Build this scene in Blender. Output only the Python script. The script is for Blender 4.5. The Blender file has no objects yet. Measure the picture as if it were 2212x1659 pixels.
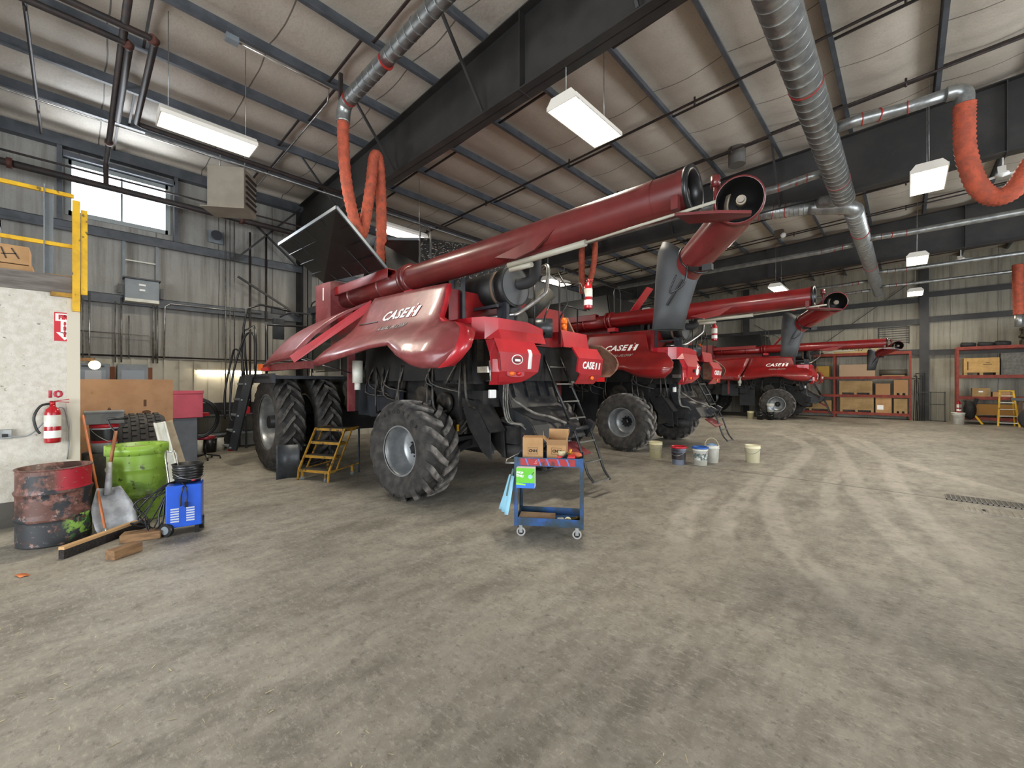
import bpy, bmesh, math, random
from mathutils import Vector, Matrix, Euler
random.seed(7)
PI = math.pi
SC = bpy.context.scene
COL = SC.collection
# ------------------------------------------------------------------ camera
cam_d = bpy.data.cameras.new('camera'); cam = bpy.data.objects.new('camera', cam_d); COL.objects.link(cam)
cam_d.sensor_width = 36; cam_d.lens = 895.0 / 2212 * 36; cam_d.clip_end = 200; cam_d.clip_start = .05
TH = math.atan(851 / 895)
cam.location = (0, 0, 1.7); cam.rotation_euler = (PI / 2, 0, TH)
SC.camera = cam
# ------------------------------------------------------------------ world, exposure
SC.view_settings.view_transform = 'Standard'; SC.view_settings.look = 'None'
SC.view_settings.exposure = 0.56; SC.view_settings.gamma = 1; SC.view_settings.use_curve_mapping = False
w = bpy.data.worlds.new('sky'); SC.world = w; w.use_nodes = True
w.node_tree.nodes['Background'].inputs[0].default_value = (.82, .9, 1, 1)
w.node_tree.nodes['Background'].inputs[1].default_value = 5.0
def area(name, loc, rot, sx, sy, power, col=(1, 1, 1), parent=None):
    l = bpy.data.lights.new(name, 'AREA'); l.shape = 'RECTANGLE'; l.size = sx; l.size_y = sy; l.energy = power; l.color = col
    o = bpy.data.objects.new(name, l); COL.objects.link(o); o.location = loc; o.rotation_euler = rot; o.parent = parent
    return o
XW, YF, YN, XR = -13.4, 27.8, -9.0, 12.0        # left wall, far wall, near wall, right wall
# daylight entering through the open overhead doors behind and beside the viewer
area('daylight_near_door', (-2.5, YN + .1, 2.4), (PI / 2, 0, 0), 4.6, 4.2, 420, (.95, .98, 1))
area('daylight_near_door', (4.5, YN + .1, 2.4), (PI / 2, 0, 0), 4.6, 4.2, 420, (.95, .98, 1))
area('daylight_right_door', (XR - .1, 4, 2.4), (PI / 2, 0, PI / 2), 5, 4.2, 420, (.95, .98, 1))
area('daylight_right_door', (XR - .1, 14, 2.4), (PI / 2, 0, PI / 2), 5, 4.2, 380, (.95, .98, 1))
area('daylight_left_window', (XW - .45, .75, 6.1), (PI / 2, 0, -PI / 2), 1.6, 1.0, 90, (.9, .95, 1))

# ------------------------------------------------------------------ materials
def S(h):
    h = h.lstrip('#'); r = [int(h[i:i + 2], 16) / 255 for i in (0, 2, 4)]
    return tuple(((v / 12.92) if v <= .04045 else ((v + .055) / 1.055) ** 2.4) for v in r) + (1,)
MC = {}
def M(name, c1, c2=None, rough=.55, metal=0., scale=4., bump=0., thr=(.4, .6), emit=0., stretch=None, c3=None, s3=30., t3=(.62, .68), coat=0., bscale=None, detail=5):
    if name in MC: return MC[name]
    m = bpy.data.materials.new(name); m.use_nodes = True; nt = m.node_tree; N = nt.nodes; L = nt.links
    b = N['Principled BSDF']; b.inputs['Roughness'].default_value = rough; b.inputs['Metallic'].default_value = metal
    if coat: b.inputs['Coat Weight'].default_value = coat; b.inputs['Coat Roughness'].default_value = .12
    c = S(c1); b.inputs['Base Color'].default_value = c
    tc = N.new('ShaderNodeTexCoord'); mp = N.new('ShaderNodeMapping'); L.new(tc.outputs['Object'], mp.inputs[0])
    if stretch: mp.inputs['Scale'].default_value = stretch
    if c2:
        n = N.new('ShaderNodeTexNoise'); n.inputs['Scale'].default_value = scale; n.inputs['Detail'].default_value = detail; n.inputs['Roughness'].default_value = .6
        L.new(mp.outputs[0], n.inputs['Vector'])
        r = N.new('ShaderNodeValToRGB'); r.color_ramp.elements[0].position = thr[0]; r.color_ramp.elements[1].position = thr[1]
        r.color_ramp.elements[0].color = c; r.color_ramp.elements[1].color = S(c2)
        L.new(n.outputs['Fac'], r.inputs[0]); out = r.outputs[0]
        if c3:
            n3 = N.new('ShaderNodeTexNoise'); n3.inputs['Scale'].default_value = s3; n3.inputs['Detail'].default_value = 6
            L.new(mp.outputs[0], n3.inputs['Vector'])
            r3 = N.new('ShaderNodeValToRGB'); r3.color_ramp.elements[0].position = t3[0]; r3.color_ramp.elements[1].position = t3[1]
            r3.color_ramp.elements[0].color = (0, 0, 0, 1); r3.color_ramp.elements[1].color = (1, 1, 1, 1)
            L.new(n3.outputs['Fac'], r3.inputs[0])
            mx = N.new('ShaderNodeMix'); mx.data_type = 'RGBA'; L.new(r3.outputs[0], mx.inputs['Factor'])
            L.new(out, mx.inputs['A']); mx.inputs['B'].default_value = S(c3); out = mx.outputs['Result']
        L.new(out, b.inputs['Base Color'])
    if bump:
        nb = N.new('ShaderNodeTexNoise'); nb.inputs['Scale'].default_value = bscale or scale * 4; nb.inputs['Detail'].default_value = 5
        L.new(mp.outputs[0], nb.inputs['Vector']); bp = N.new('ShaderNodeBump'); bp.inputs['Strength'].default_value = bump; bp.inputs['Distance'].default_value = .02
        L.new(nb.outputs['Fac'], bp.inputs['Height']); L.new(bp.outputs[0], b.inputs['Normal'])
    if emit:
        b.inputs['Emission Color'].default_value = c; b.inputs['Emission Strength'].default_value = emit
    MC[name] = m; return m
steel = M('painted_steel', '#565a60', '#464a4f', rough=.5, scale=3, bump=.1)
steel_dk = M('dark_steel', '#363432', '#2a2928', rough=.55, scale=2, bump=.1)
blackpipe = M('black_pipe', '#262322', '#372a26', rough=.6, scale=6)
galv = M('galvanized', '#a9aba8', '#8d8f8e', rough=.38, metal=.75, scale=8, bump=.1)
conduit_m = M('conduit_metal', '#8d8c88', '#6f6e6b', rough=.4, metal=.6, scale=10)
red = M('red_paint', '#7f1517', '#6d1113', rough=.34, scale=3, coat=.35)
red_b = M('red_hood', '#b3202a', '#a31b25', rough=.35, scale=3, coat=.5, c3='#b8705f', s3=9, t3=(.68, .95))
red_a = M('auger_red', '#6a2423', '#5a1d1c', rough=.36, scale=2.5, coat=.3, c3='#7d3a36', s3=5, t3=(.55, .9))
red_d = M('red_dusty', '#7a3335', '#6c2a2b', rough=.42, scale=2.5, coat=.18, c3='#94585a', s3=7, t3=(.5, .9))
blk = M('black_paint', '#1b1c1f', '#26272a', rough=.45, scale=5, bump=.05)
blk_d = M('dusty_black', '#141313', '#2f2b26', rough=.75, scale=6, bump=.3, thr=(.5, .75))
charcoal = M('charcoal_steel', '#24272c', '#2f3237', rough=.45, scale=4)
rubber = M('tire_rubber', '#2c2b2b', '#3a3836', rough=.85, scale=4, bump=.35, c3='#6d6760', s3=5, t3=(.56, .8))
def tread(name, R):
    m = bpy.data.materials.new(name); m.use_nodes = True; N = m.node_tree.nodes; L = m.node_tree.links; b = N['Principled BSDF']; b.inputs['Roughness'].default_value = .85
    tc = N.new('ShaderNodeTexCoord'); mp = N.new('ShaderNodeMapping'); mp.inputs['Scale'].default_value = (1, 0, 1); L.new(tc.outputs['Object'], mp.inputs[0])
    ln = N.new('ShaderNodeVectorMath'); ln.operation = 'LENGTH'; L.new(mp.outputs[0], ln.inputs[0])
    r = N.new('ShaderNodeValToRGB'); e = r.color_ramp.elements; e[0].position = .5; e[1].position = .56; e[0].color = (0, 0, 0, 1); e[1].color = (1, 1, 1, 1)
    a = N.new('ShaderNodeMath'); a.operation = 'SUBTRACT'; L.new(ln.outputs['Value'], a.inputs[0]); a.inputs[1].default_value = R - .5 - .055; L.new(a.outputs[0], r.inputs[0])
    n = N.new('ShaderNodeTexNoise'); n.inputs['Scale'].default_value = 9; n.inputs['Detail'].default_value = 6; L.new(tc.outputs['Object'], n.inputs['Vector'])
    q = N.new('ShaderNodeValToRGB'); e = q.color_ramp.elements; e[0].position = .38; e[1].position = .66; e[0].color = S('#4a4743'); e[1].color = S('#8e8881'); L.new(n.outputs['Fac'], q.inputs[0])
    q2 = N.new('ShaderNodeValToRGB'); e = q2.color_ramp.elements; e[0].position = .35; e[1].position = .7; e[0].color = S('#262524'); e[1].color = S('#45413d'); L.new(n.outputs['Fac'], q2.inputs[0])
    x = N.new('ShaderNodeMix'); x.data_type = 'RGBA'; L.new(r.outputs[0], x.inputs['Factor']); L.new(q2.outputs[0], x.inputs['A']); L.new(q.outputs[0], x.inputs['B']); L.new(x.outputs['Result'], b.inputs['Base Color'])
    return m
tread_r = tread('dusty_rear_tread', .74); tread_f = tread('dusty_front_tread', .97)
rubber_c = M('tire_rubber_clean', '#232324', '#2f2e2e', rough=.8, scale=4, bump=.3)
rimm = M('rim_silver', '#9fa1a2', '#85888a', rough=.35, metal=.5, scale=5)
white = M('white_paint', '#e8e8e4', rough=.4)
whitetx = M('white_decal', '#efefec', rough=.4)
silver_tx = M('grey_decal', '#8d8480', rough=.4)
yellow = M('safety_yellow', '#e0b01c', '#c8990f', rough=.5, scale=5, c3='#6a5a2a', s3=12)
yellow_d = M('worn_yellow', '#b08222', '#8d6a20', rough=.6, scale=8, c3='#3d3426', s3=14, t3=(.56, .66))
glass_dk = M('tinted_glass', '#20261f', rough=.08)
orange = M('amber_lens', '#e2691a', rough=.25); redlens = M('red_lens', '#b81318', rough=.25)
chrome = M('bright_metal', '#c9c9c6', '#9e9d98', rough=.28, metal=.9, scale=8)
hosem = M('orange_hose', '#b8553a', '#9a4a35', rough=.8, scale=9, bump=.6, c3='#6d4a3a', s3=14, t3=(.58, .75))
osb = M('painted_osb', '#cdc8bc', '#bfb9ab', rough=.8, scale=14, bump=.25, c3='#7a7368', s3=22, t3=(.66, .75))
wood = M('lumber', '#8a6a48', '#6e5238', rough=.85, scale=4, stretch=(1, 6, 6), bump=.4)
ply = M('hardboard', '#b18a68', '#a67f5e', rough=.8, scale=3, c3='#5d4433', s3=6, t3=(.68, .8))
cardboard = M('cardboard', '#b08a5f', '#a07a50', rough=.85, scale=3)
cardb_d = M('cardboard_dim', '#a3855b', '#8c7149', rough=.85, scale=2)
rackor = M('rack_orange', '#86301b', '#6e2515', rough=.6, scale=5)
greymt = M('grey_enamel', '#7d858a', '#727a80', rough=.45, scale=4)
plastic_w = M('white_plastic', '#d9d8ce', '#c7c5b8', rough=.45, scale=6)
plastic_c = M('cream_plastic', '#cfc69f', '#bcb38c', rough=.5, scale=6)
plastic_k = M('black_plastic', '#1a1a1b', rough=.35)
blue_c = M('cart_blue', '#174a8a', '#16384c', rough=.5, scale=4, c3='#1f2e36', s3=5, t3=(.46, .6))
lampm = M('lamp_tube', '#fff4dc', emit=16.)
lampw = M('lamp_tube_warm', '#ffe9b8', emit=14.)

# ------------------------------------------------------------------ builders
class B:
    def __init__(s): s.bm = bmesh.new()
    def face(s, pts):
        try: return s.bm.faces.new([s.bm.verts.new(p) for p in pts])
        except ValueError: return None
    def box(s, c, d, rot=None):
        hx, hy, hz = d[0] / 2, d[1] / 2, d[2] / 2
        R = (rot.to_matrix() if isinstance(rot, Euler) else rot) if rot is not None else Matrix.Identity(3)
        v = [s.bm.verts.new(Vector(c) + R @ Vector((x, y, z))) for x in (-hx, hx) for y in (-hy, hy) for z in (-hz, hz)]
        for f in ((0, 1, 3, 2), (4, 6, 7, 5), (0, 4, 5, 1), (2, 3, 7, 6), (0, 2, 6, 4), (1, 5, 7, 3)): s.bm.faces.new([v[i] for i in f])
        return s
    def bb(s, x0, x1, y0, y1, z0, z1): return s.box(((x0 + x1) / 2, (y0 + y1) / 2, (z0 + z1) / 2), (abs(x1 - x0), abs(y1 - y0), abs(z1 - z0)))
    def bar(s, p, q, w, h=None, up=(0, 0, 1)):
        p = Vector(p); q = Vector(q); d = q - p; L = d.length; d.normalize(); u = Vector(up)
        if abs(d.dot(u)) > .99: u = Vector((1, 0, 0))
        a = d.cross(u).normalized(); b = a.cross(d)
        R = Matrix((d, a, b)).transposed(); return s.box((p + q) / 2, (L, w, h or w), R)
    def cyl(s, p, q, r, r2=None, n=16, cap=True):
        p = Vector(p); q = Vector(q); d = (q - p).normalized(); r2 = r if r2 is None else r2
        u = Vector((0, 0, 1)) if abs(d.z) < .95 else Vector((1, 0, 0)); a = d.cross(u).normalized(); b = d.cross(a)
        A = [s.bm.verts.new(p + (a * math.cos(t) + b * math.sin(t)) * r) for t in [2 * PI * i / n for i in range(n)]]
        C = [s.bm.verts.new(q + (a * math.cos(t) + b * math.sin(t)) * r2) for t in [2 * PI * i / n for i in range(n)]]
        for i in range(n): s.bm.faces.new((A[i], A[(i + 1) % n], C[(i + 1) % n], C[i])).smooth = True
        if cap: s.bm.faces.new(A[::-1]); s.bm.faces.new(C)
        return s
    def tube(s, pts, r, n=10, closed=False, cap=True):
        P = [Vector(p) for p in pts]; rings = []; a = None
        for i, p in enumerate(P):
            if closed: d = P[(i + 1) % len(P)] - P[i - 1]
            else: d = P[min(i + 1, len(P) - 1)] - P[max(i - 1, 0)]
            d.normalize()
            if a is None:
                u = Vector((0, 0, 1)) if abs(d.z) < .9 else Vector((1, 0, 0)); a = d.cross(u).normalized()
            else: a = (a - d * a.dot(d)).normalized()
            b = d.cross(a); rr = r[i] if isinstance(r, (list, tuple)) else r
            rings.append([s.bm.verts.new(p + (a * math.cos(t) + b * math.sin(t)) * rr) for t in [2 * PI * j / n for j in range(n)]])
        m = len(rings)
        for i in range(m if closed else m - 1):
            A, C = rings[i], rings[(i + 1) % m]
            for j in range(n): s.bm.faces.new((A[j], A[(j + 1) % n], C[(j + 1) % n], C[j])).smooth = True
        if cap and not closed: s.bm.faces.new(rings[0][::-1]); s.bm.faces.new(rings[-1])
        return s
    def lathe(s, prof, o=(0, 0, 0), axis='Z', n=32, smooth=True):
        o = Vector(o); rings = []
        for r, h in prof:
            ring = []
            for i in range(n):
                t = 2 * PI * i / n; c, k = r * math.cos(t), r * math.sin(t)
                ring.append(s.bm.verts.new(o + Vector({'Z': (c, k, h), 'Y': (c, h, k), 'X': (h, c, k)}[axis])))
            rings.append(ring)
        for A, C in zip(rings, rings[1:]):
            for j in range(n): s.bm.faces.new((A[j], A[(j + 1) % n], C[(j + 1) % n], C[j])).smooth = smooth
        return s
    def grid(s, rows, th=None, smooth=True):
        """rows: list of rows of points; th: thickness vector or callable"""
        V = [[s.bm.verts.new(p) for p in r] for r in rows]
        for A, C in zip(V, V[1:]):
            for j in range(len(A) - 1): s.bm.faces.new((A[j], A[j + 1], C[j + 1], C[j])).smooth = smooth
        if th is not None:
            t = Vector(th); W = [[s.bm.verts.new(Vector(p) + t) for p in r] for r in rows]
            for A, C in zip(W, W[1:]):
                for j in range(len(A) - 1): s.bm.faces.new((A[j], C[j], C[j + 1], A[j + 1])).smooth = smooth
            def loop(X): return X[0] + [r[-1] for r in X[1:]] + X[-1][-2::-1] + [r[0] for r in X[-2:0:-1]]
            a, b = loop(V), loop(W)
            for i in range(len(a)):
                j = (i + 1) % len(a); s.bm.faces.new((a[i], b[i], b[j], a[j]))
        return s
    def prism(s, pts, th):
        """closed outline extruded along vector th"""
        t = Vector(th); A = [s.bm.verts.new(p) for p in pts]; C = [s.bm.verts.new(Vector(p) + t) for p in pts]; n = len(A)
        s.bm.faces.new(A[::-1]); s.bm.faces.new(C)
        for i in range(n): s.bm.faces.new((A[i], A[(i + 1) % n], C[(i + 1) % n], C[i]))
        return s
    def ball(s, c, r, n=10):
        m = bmesh.ops.create_uvsphere(s.bm, u_segments=n, v_segments=max(6, n - 2), radius=1)
        if not isinstance(r, (tuple, list)): r = (r, r, r)
        for v in m['verts']: v.co = Vector(c) + Vector((v.co.x * r[0], v.co.y * r[1], v.co.z * r[2]))
        for v in m['verts']:
            for f in v.link_faces: f.smooth = True
        return s
    def mesh(s, name):
        bmesh.ops.recalc_face_normals(s.bm, faces=s.bm.faces)
        me = bpy.data.meshes.new(name); s.bm.to_mesh(me); s.bm.free(); return me
CACHE = {}
def obj(name, b, m, parent=None, loc=(0, 0, 0), rot=None, bev=0, key=None, label=None):
    if key and key in CACHE: me = CACHE[key]
    else:
        if callable(b): b = b()
        me = b.mesh(name); me.materials.append(m)
        if key: CACHE[key] = me
    o = bpy.data.objects.new(name, me); COL.objects.link(o); o.location = loc
    if rot: o.rotation_euler = rot
    if parent: o.parent = parent
    if bev:
        md = o.modifiers.new('bevel', 'BEVEL'); md.width = bev; md.segments = 2; md.limit_method = 'ANGLE'
    if label: o['label'] = label
    return o
def tag(o, label, cat, group=None, kind=None):
    o['label'] = label; o['category'] = cat
    if group: o['group'] = group
    if kind: o['kind'] = kind
    return o
def thing(name, label, cat, loc=(0, 0, 0), rz=0, group=None):
    o = bpy.data.objects.new(name, None); COL.objects.link(o); o.location = loc; o.rotation_euler = (0, 0, rz)
    o.empty_display_size = .2
    return tag(o, label, cat, group)
def struct(name, b, m, bev=0, loc=(0, 0, 0)):
    o = obj(name, b, m, loc=loc, bev=bev); o['kind'] = 'structure'; return o
def clone(root, loc, rz=None, label=None, group=None):
    r = root.copy(); COL.objects.link(r); r.location = loc
    if rz is not None: r.rotation_euler = (0, 0, rz)
    if label: r['label'] = label
    if group: r['group'] = group
    for ch in list(root.children):
        c = ch.copy(); COL.objects.link(c); c.parent = r
        for g in ch.children:
            d = g.copy(); COL.objects.link(d); d.parent = c
    return r
def smooth_path(pts, k=6):
    P = [Vector(p) for p in pts]; out = []
    for i in range(len(P) - 1):
        p0, p1, p2, p3 = P[max(i - 1, 0)], P[i], P[i + 1], P[min(i + 2, len(P) - 1)]
        for j in range(k):
            t = j / k
            out.append(.5 * ((2 * p1) + (p2 - p0) * t + (2 * p0 - 5 * p1 + 4 * p2 - p3) * t * t + (3 * p1 - p0 - 3 * p2 + p3) * t ** 3))
    out.append(P[-1]); return out
def text_mesh(txt, size, key=None, shear=0., bold=0., sx=1., spacing=1.):
    """flat text mesh, in its own x,y plane, centred"""
    cu = bpy.data.curves.new('lettering', 'FONT'); cu.body = txt; cu.size = size; cu.shear = shear; cu.offset = bold; cu.space_character = spacing
    cu.align_x = 'CENTER'; cu.align_y = 'CENTER'; cu.resolution_u = 2
    o = bpy.data.objects.new('lettering', cu); COL.objects.link(o)
    bpy.context.view_layer.update()
    me = bpy.data.meshes.new_from_object(o.evaluated_get(bpy.context.evaluated_depsgraph_get()))
    bpy.data.objects.remove(o); bpy.data.curves.remove(cu)
    for v in me.vertices: v.co.x *= sx
    return me
def lettering(txt, size, mapf, m, parent, name='lettering', label=None, th=.004, **kw):
    me = text_mesh(txt, size, **kw)
    bm = bmesh.new(); bm.from_mesh(me)
    ys = [v.co.y for v in bm.verts]; y_ = min(ys) + .02
    while y_ < max(ys): bmesh.ops.bisect_plane(bm, geom=bm.verts[:] + bm.edges[:] + bm.faces[:], plane_co=(0, y_, 0), plane_no=(0, 1, 0)); y_ += .02
    r = bmesh.ops.extrude_face_region(bm, geom=bm.faces[:])
    for v in [g for g in r['geom'] if isinstance(g, bmesh.types.BMVert)]: v.co.z += th
    for v in bm.verts: v.co = Vector(mapf(v.co.x, v.co.y, v.co.z))
    bmesh.ops.recalc_face_normals(bm, faces=bm.faces)
    bm.to_mesh(me); bm.free(); me.materials.append(m)
    o = bpy.data.objects.new(name, me); COL.objects.link(o); o.parent = parent
    if label: o['label'] = label
    return o
# ------------------------------------------------------------------ special surface materials
def nodes(m): return m.node_tree.nodes, m.node_tree.links, m.node_tree.nodes['Principled BSDF']
def mathn(N, L, op, a, b=None, clamp=False):
    n = N.new('ShaderNodeMath'); n.operation = op; n.use_clamp = clamp
    for i, v in enumerate((a, b)):
        if v is None: continue
        if isinstance(v, (int, float)): n.inputs[i].default_value = v
        else: L.new(v, n.inputs[i])
    return n.outputs[0]
def mixc(N, L, f, a, b):
    n = N.new('ShaderNodeMix'); n.data_type = 'RGBA'
    for k, v in (('Factor', f), ('A', a), ('B', b)):
        if isinstance(v, (tuple, float, int)): n.inputs[k].default_value = v
        else: L.new(v, n.inputs[k])
    return n.outputs['Result']
def noise(N, L, vec, sc, det=5, rough=.6):
    n = N.new('ShaderNodeTexNoise'); n.inputs['Scale'].default_value = sc; n.inputs['Detail'].default_value = det; n.inputs['Roughness'].default_value = rough
    L.new(vec, n.inputs['Vector']); return n.outputs['Fac']
def ramp(N, L, f, p0, p1, c0=(0, 0, 0, 1), c1=(1, 1, 1, 1)):
    r = N.new('ShaderNodeValToRGB'); e = r.color_ramp.elements; e[0].position = p0; e[1].position = p1; e[0].color = c0; e[1].color = c1
    L.new(f, r.inputs[0]); return r.outputs[0]
def floor_mat():
    m = bpy.data.materials.new('concrete_floor'); m.use_nodes = True; N, L, b = nodes(m)
    tc = N.new('ShaderNodeTexCoord'); P = tc.outputs['Object']; sp = N.new('ShaderNodeSeparateXYZ'); L.new(P, sp.inputs[0]); X, Y = sp.outputs[0], sp.outputs[1]
    mp = N.new('ShaderNodeMapping'); L.new(P, mp.inputs[0]); mp.inputs['Rotation'].default_value = (0, 0, -.25); mp.inputs['Scale'].default_value = (2.2, 1, 1)
    c = ramp(N, L, noise(N, L, mp.outputs[0], .55, 7, .62), .3, .7, S('#6c675d'), S('#a09a8d'))
    c = mixc(N, L, mathn(N, L, 'MULTIPLY', ramp(N, L, noise(N, L, mp.outputs[0], 3.2, 8, .7), .42, .68), .55), c, S('#b3ada1'))
    c = mixc(N, L, mathn(N, L, 'MULTIPLY', ramp(N, L, noise(N, L, P, 5, 10, .75), .5, .66), .5), c, S('#625d54'))
    c = mixc(N, L, mathn(N, L, 'MULTIPLY', ramp(N, L, noise(N, L, P, 38, 4, .7), .6, .7), .4), c, S('#c6c0b4'))
    c = mixc(N, L, mathn(N, L, 'MULTIPLY', ramp(N, L, noise(N, L, mp.outputs[0], .9, 6, .6), .54, .66), .5), c, S('#5f5a50'))
    mp2 = N.new('ShaderNodeMapping'); L.new(P, mp2.inputs[0]); mp2.inputs['Rotation'].default_value = (0, 0, -.5); mp2.inputs['Scale'].default_value = (1, 2.4, 1)
    c = mixc(N, L, mathn(N, L, 'MULTIPLY', ramp(N, L, noise(N, L, mp2.outputs[0], 13, 10, .85), .52, .6), .5), c, S('#bcb5a7'))
    c = mixc(N, L, mathn(N, L, 'MULTIPLY', ramp(N, L, noise(N, L, P, 16, 10, .8), .54, .62), .55), c, S('#57524a'))
    tracks = [((4.60075, -1.82571, .17821, -.00583), 4, 17, .17), ((3.60086, -.99979, .08167, -.00253), 5, 17.9, .16), ((4.472, -1.14433, .09801, -.00297), 5.8, 18, .16),
              ((4.33, -2.41949, .32628, -.01506), 4.6, 8.6, .15), ((.61795, -.76522, .05005, 0), 4.2, 7.3, .17), ((11.07143, -1.34528, .03589, 0), 9.9, 17.5, .2), ((.18577, -.17501, .00553, 0), 6.2, 11.4, .14)]
    wob = mathn(N, L, 'MULTIPLY', mathn(N, L, 'SUBTRACT', noise(N, L, P, 1.1, 2), .5), .25)
    brk = ramp(N, L, noise(N, L, P, 5, 6, .7), .36, .66)
    tot = None
    for (a0, a1, a2, a3), y0, y1, wd in tracks:
        f = mathn(N, L, 'ADD', mathn(N, L, 'MULTIPLY', Y, a3), a2); f = mathn(N, L, 'ADD', mathn(N, L, 'MULTIPLY', f, Y), a1); f = mathn(N, L, 'ADD', mathn(N, L, 'MULTIPLY', f, Y), a0)
        d = mathn(N, L, 'ABSOLUTE', mathn(N, L, 'ADD', mathn(N, L, 'SUBTRACT', X, f), wob))
        t = mathn(N, L, 'SUBTRACT', 1, mathn(N, L, 'DIVIDE', mathn(N, L, 'SUBTRACT', d, wd * .55, True), wd * .45), True)
        e = mathn(N, L, 'MULTIPLY', mathn(N, L, 'SUBTRACT', Y, y0 - .4, True), mathn(N, L, 'SUBTRACT', y1 + .4, Y, True))
        t = mathn(N, L, 'MULTIPLY', t, e); tot = t if tot is None else mathn(N, L, 'MAXIMUM', tot, t)
    tot = mathn(N, L, 'MULTIPLY', mathn(N, L, 'MULTIPLY', tot, brk), .62)
    c = mixc(N, L, tot, c, S('#cdc7ba'))
    j = mathn(N, L, 'LESS_THAN', mathn(N, L, 'ABSOLUTE', mathn(N, L, 'SUBTRACT', mathn(N, L, 'ADD', Y, mathn(N, L, 'MULTIPLY', noise(N, L, P, 3, 3), .03)), 8.9)), .022)
    c = mixc(N, L, mathn(N, L, 'MULTIPLY', j, .75), c, S('#3d3932'))
    L.new(c, b.inputs['Base Color'])
    L.new(ramp(N, L, noise(N, L, P, 2.5, 6), .3, .7, (.42, .42, .42, 1), (.68, .68, .68, 1)), b.inputs['Roughness'])
    bp = N.new('ShaderNodeBump'); bp.inputs['Strength'].default_value = .25; bp.inputs['Distance'].default_value = .01
    L.new(noise(N, L, P, 22, 8, .7), bp.inputs['Height']); L.new(bp.outputs[0], b.inputs['Normal']); return m
def liner_mat(name, base, dark, axis, period, streak=True, dirt='#5a544c'):
    """vapour-barrier liner with dark seams across one axis"""
    m = bpy.data.materials.new(name); m.use_nodes = True; N, L, b = nodes(m)
    tc = N.new('ShaderNodeTexCoord'); P = tc.outputs['Object']; sp = N.new('ShaderNodeSeparateXYZ'); L.new(P, sp.inputs[0])
    c = ramp(N, L, noise(N, L, P, .8, 6), .3, .7, S(base), S(dark))
    c = mixc(N, L, mathn(N, L, 'MULTIPLY', ramp(N, L, noise(N, L, P, 40, 3), .5, .75), .25), c, S(dirt))
    if streak:
        mp = N.new('ShaderNodeMapping'); L.new(P, mp.inputs[0]); mp.inputs['Scale'].default_value = (7, 7, .35)
        c = mixc(N, L, mathn(N, L, 'MULTIPLY', ramp(N, L, noise(N, L, mp.outputs[0], 1, 6, .65), .46, .74), .75), c, S(dirt))
    w = mathn(N, L, 'MULTIPLY', mathn(N, L, 'SUBTRACT', noise(N, L, P, .7, 2), .5), .1)
    f = mathn(N, L, 'FRACT', mathn(N, L, 'DIVIDE', mathn(N, L, 'ADD', mathn(N, L, 'ADD', sp.outputs[axis], 50), w), period))
    s = mathn(N, L, 'LESS_THAN', mathn(N, L, 'ABSOLUTE', mathn(N, L, 'SUBTRACT', f, .5)), .011 / period)
    c = mixc(N, L, mathn(N, L, 'MULTIPLY', s, .8), c, S('#4a453f'))
    L.new(c, b.inputs['Base Color']); b.inputs['Roughness'].default_value = .6
    bp = N.new('ShaderNodeBump'); bp.inputs['Strength'].default_value = .5; bp.inputs['Distance'].default_value = .06
    L.new(noise(N, L, P, 1.6, 4), bp.inputs['Height']); L.new(bp.outputs[0], b.inputs['Normal']); return m
floor_m = floor_mat()
roof_m = liner_mat('roof_liner', '#cbc2b4', '#b5ac9f', 1, 1.9, False)
wall_m = liner_mat('wall_liner', '#a3a19b', '#8b8983', 1, 1.3)
wallf_m = liner_mat('wall_liner_far', '#a39d8c', '#8c8675', 0, 1.45)
sheet_m = M('ribbed_wall_sheet', '#b5b1a2', '#a8a394', rough=.6, scale=1.5, c3='#7d786c', s3=3, t3=(.62, .85))

# ------------------------------------------------------------------ setting
struct('floor', B().bb(XW - .3, XR + .3, YN - .3, YF + .3, -.2, 0), floor_m)
def roofz(x): return 7.02 + .033 * (x + 13.4)
PX = [.42 + 1.36 * i for i in range(-10, 9)]            # purlin lines
def roof():
    b = B(); xs = [XW - .1]; 
    ys = [YN, YF]
    rows = []
    px = [XW - .1] + PX[0:] + [XR + .3]
    cols = []
    for a, c in zip(px, px[1:]):
        for k in range(6):
            t = k / 6; cols.append((a + (c - a) * t, roofz(a + (c - a) * t) + .2 - .09 * math.sin(PI * t)))
    cols.append((px[-1], roofz(px[-1]) + .2))
    for y in (YN - .3, YF + .3): rows.append([(x, y, z) for x, z in cols])
    b.grid(rows); b.grid([[(x, y, z + .25) for x, y, z in r] for r in rows]); return b
struct('ceiling', roof(), roof_m)
WZ0, WZ1, WY0, WY1 = 5.48, 6.6, -.12, 1.58               # high window in the left wall
b = B(); b.bb(XW - .3, XW, YN, WY0, 2.4, 7.3).bb(XW - .3, XW, WY1, YF, 2.4, 7.3).bb(XW - .3, XW, WY0, WY1, 2.4, WZ0).bb(XW - .3, XW, WY0, WY1, WZ1, 7.3).bb(XW - .3, XW, YN, YF, 0, 2.4)
struct('wall_left', b, wall_m)
b = B(); y = YN
b.bb(XW, XW + .02, YN, YF, 0, 2.32)
while y < YF: b.bb(XW + .02, XW + .045, y, y + .06, 0, 2.32); y += .3
struct('wall_left_lower', b, sheet_m)['kind'] = 'structure'
struct('wall_far', B().bb(XW - .3, XR + .3, YF, YF + .3, 0, 7.9), wallf_m)
b = B(); b.bb(XW - .3, -4.8, YN - .3, YN, 0, 7.9).bb(-.2, 2.2, YN - .3, YN, 0, 4.5).bb(6.8, XR + .3, YN - .3, YN, 0, 7.9).bb(-4.8, 6.8, YN - .3, YN, 4.5, 7.9)
struct('wall_near', b, wallf_m)
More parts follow.
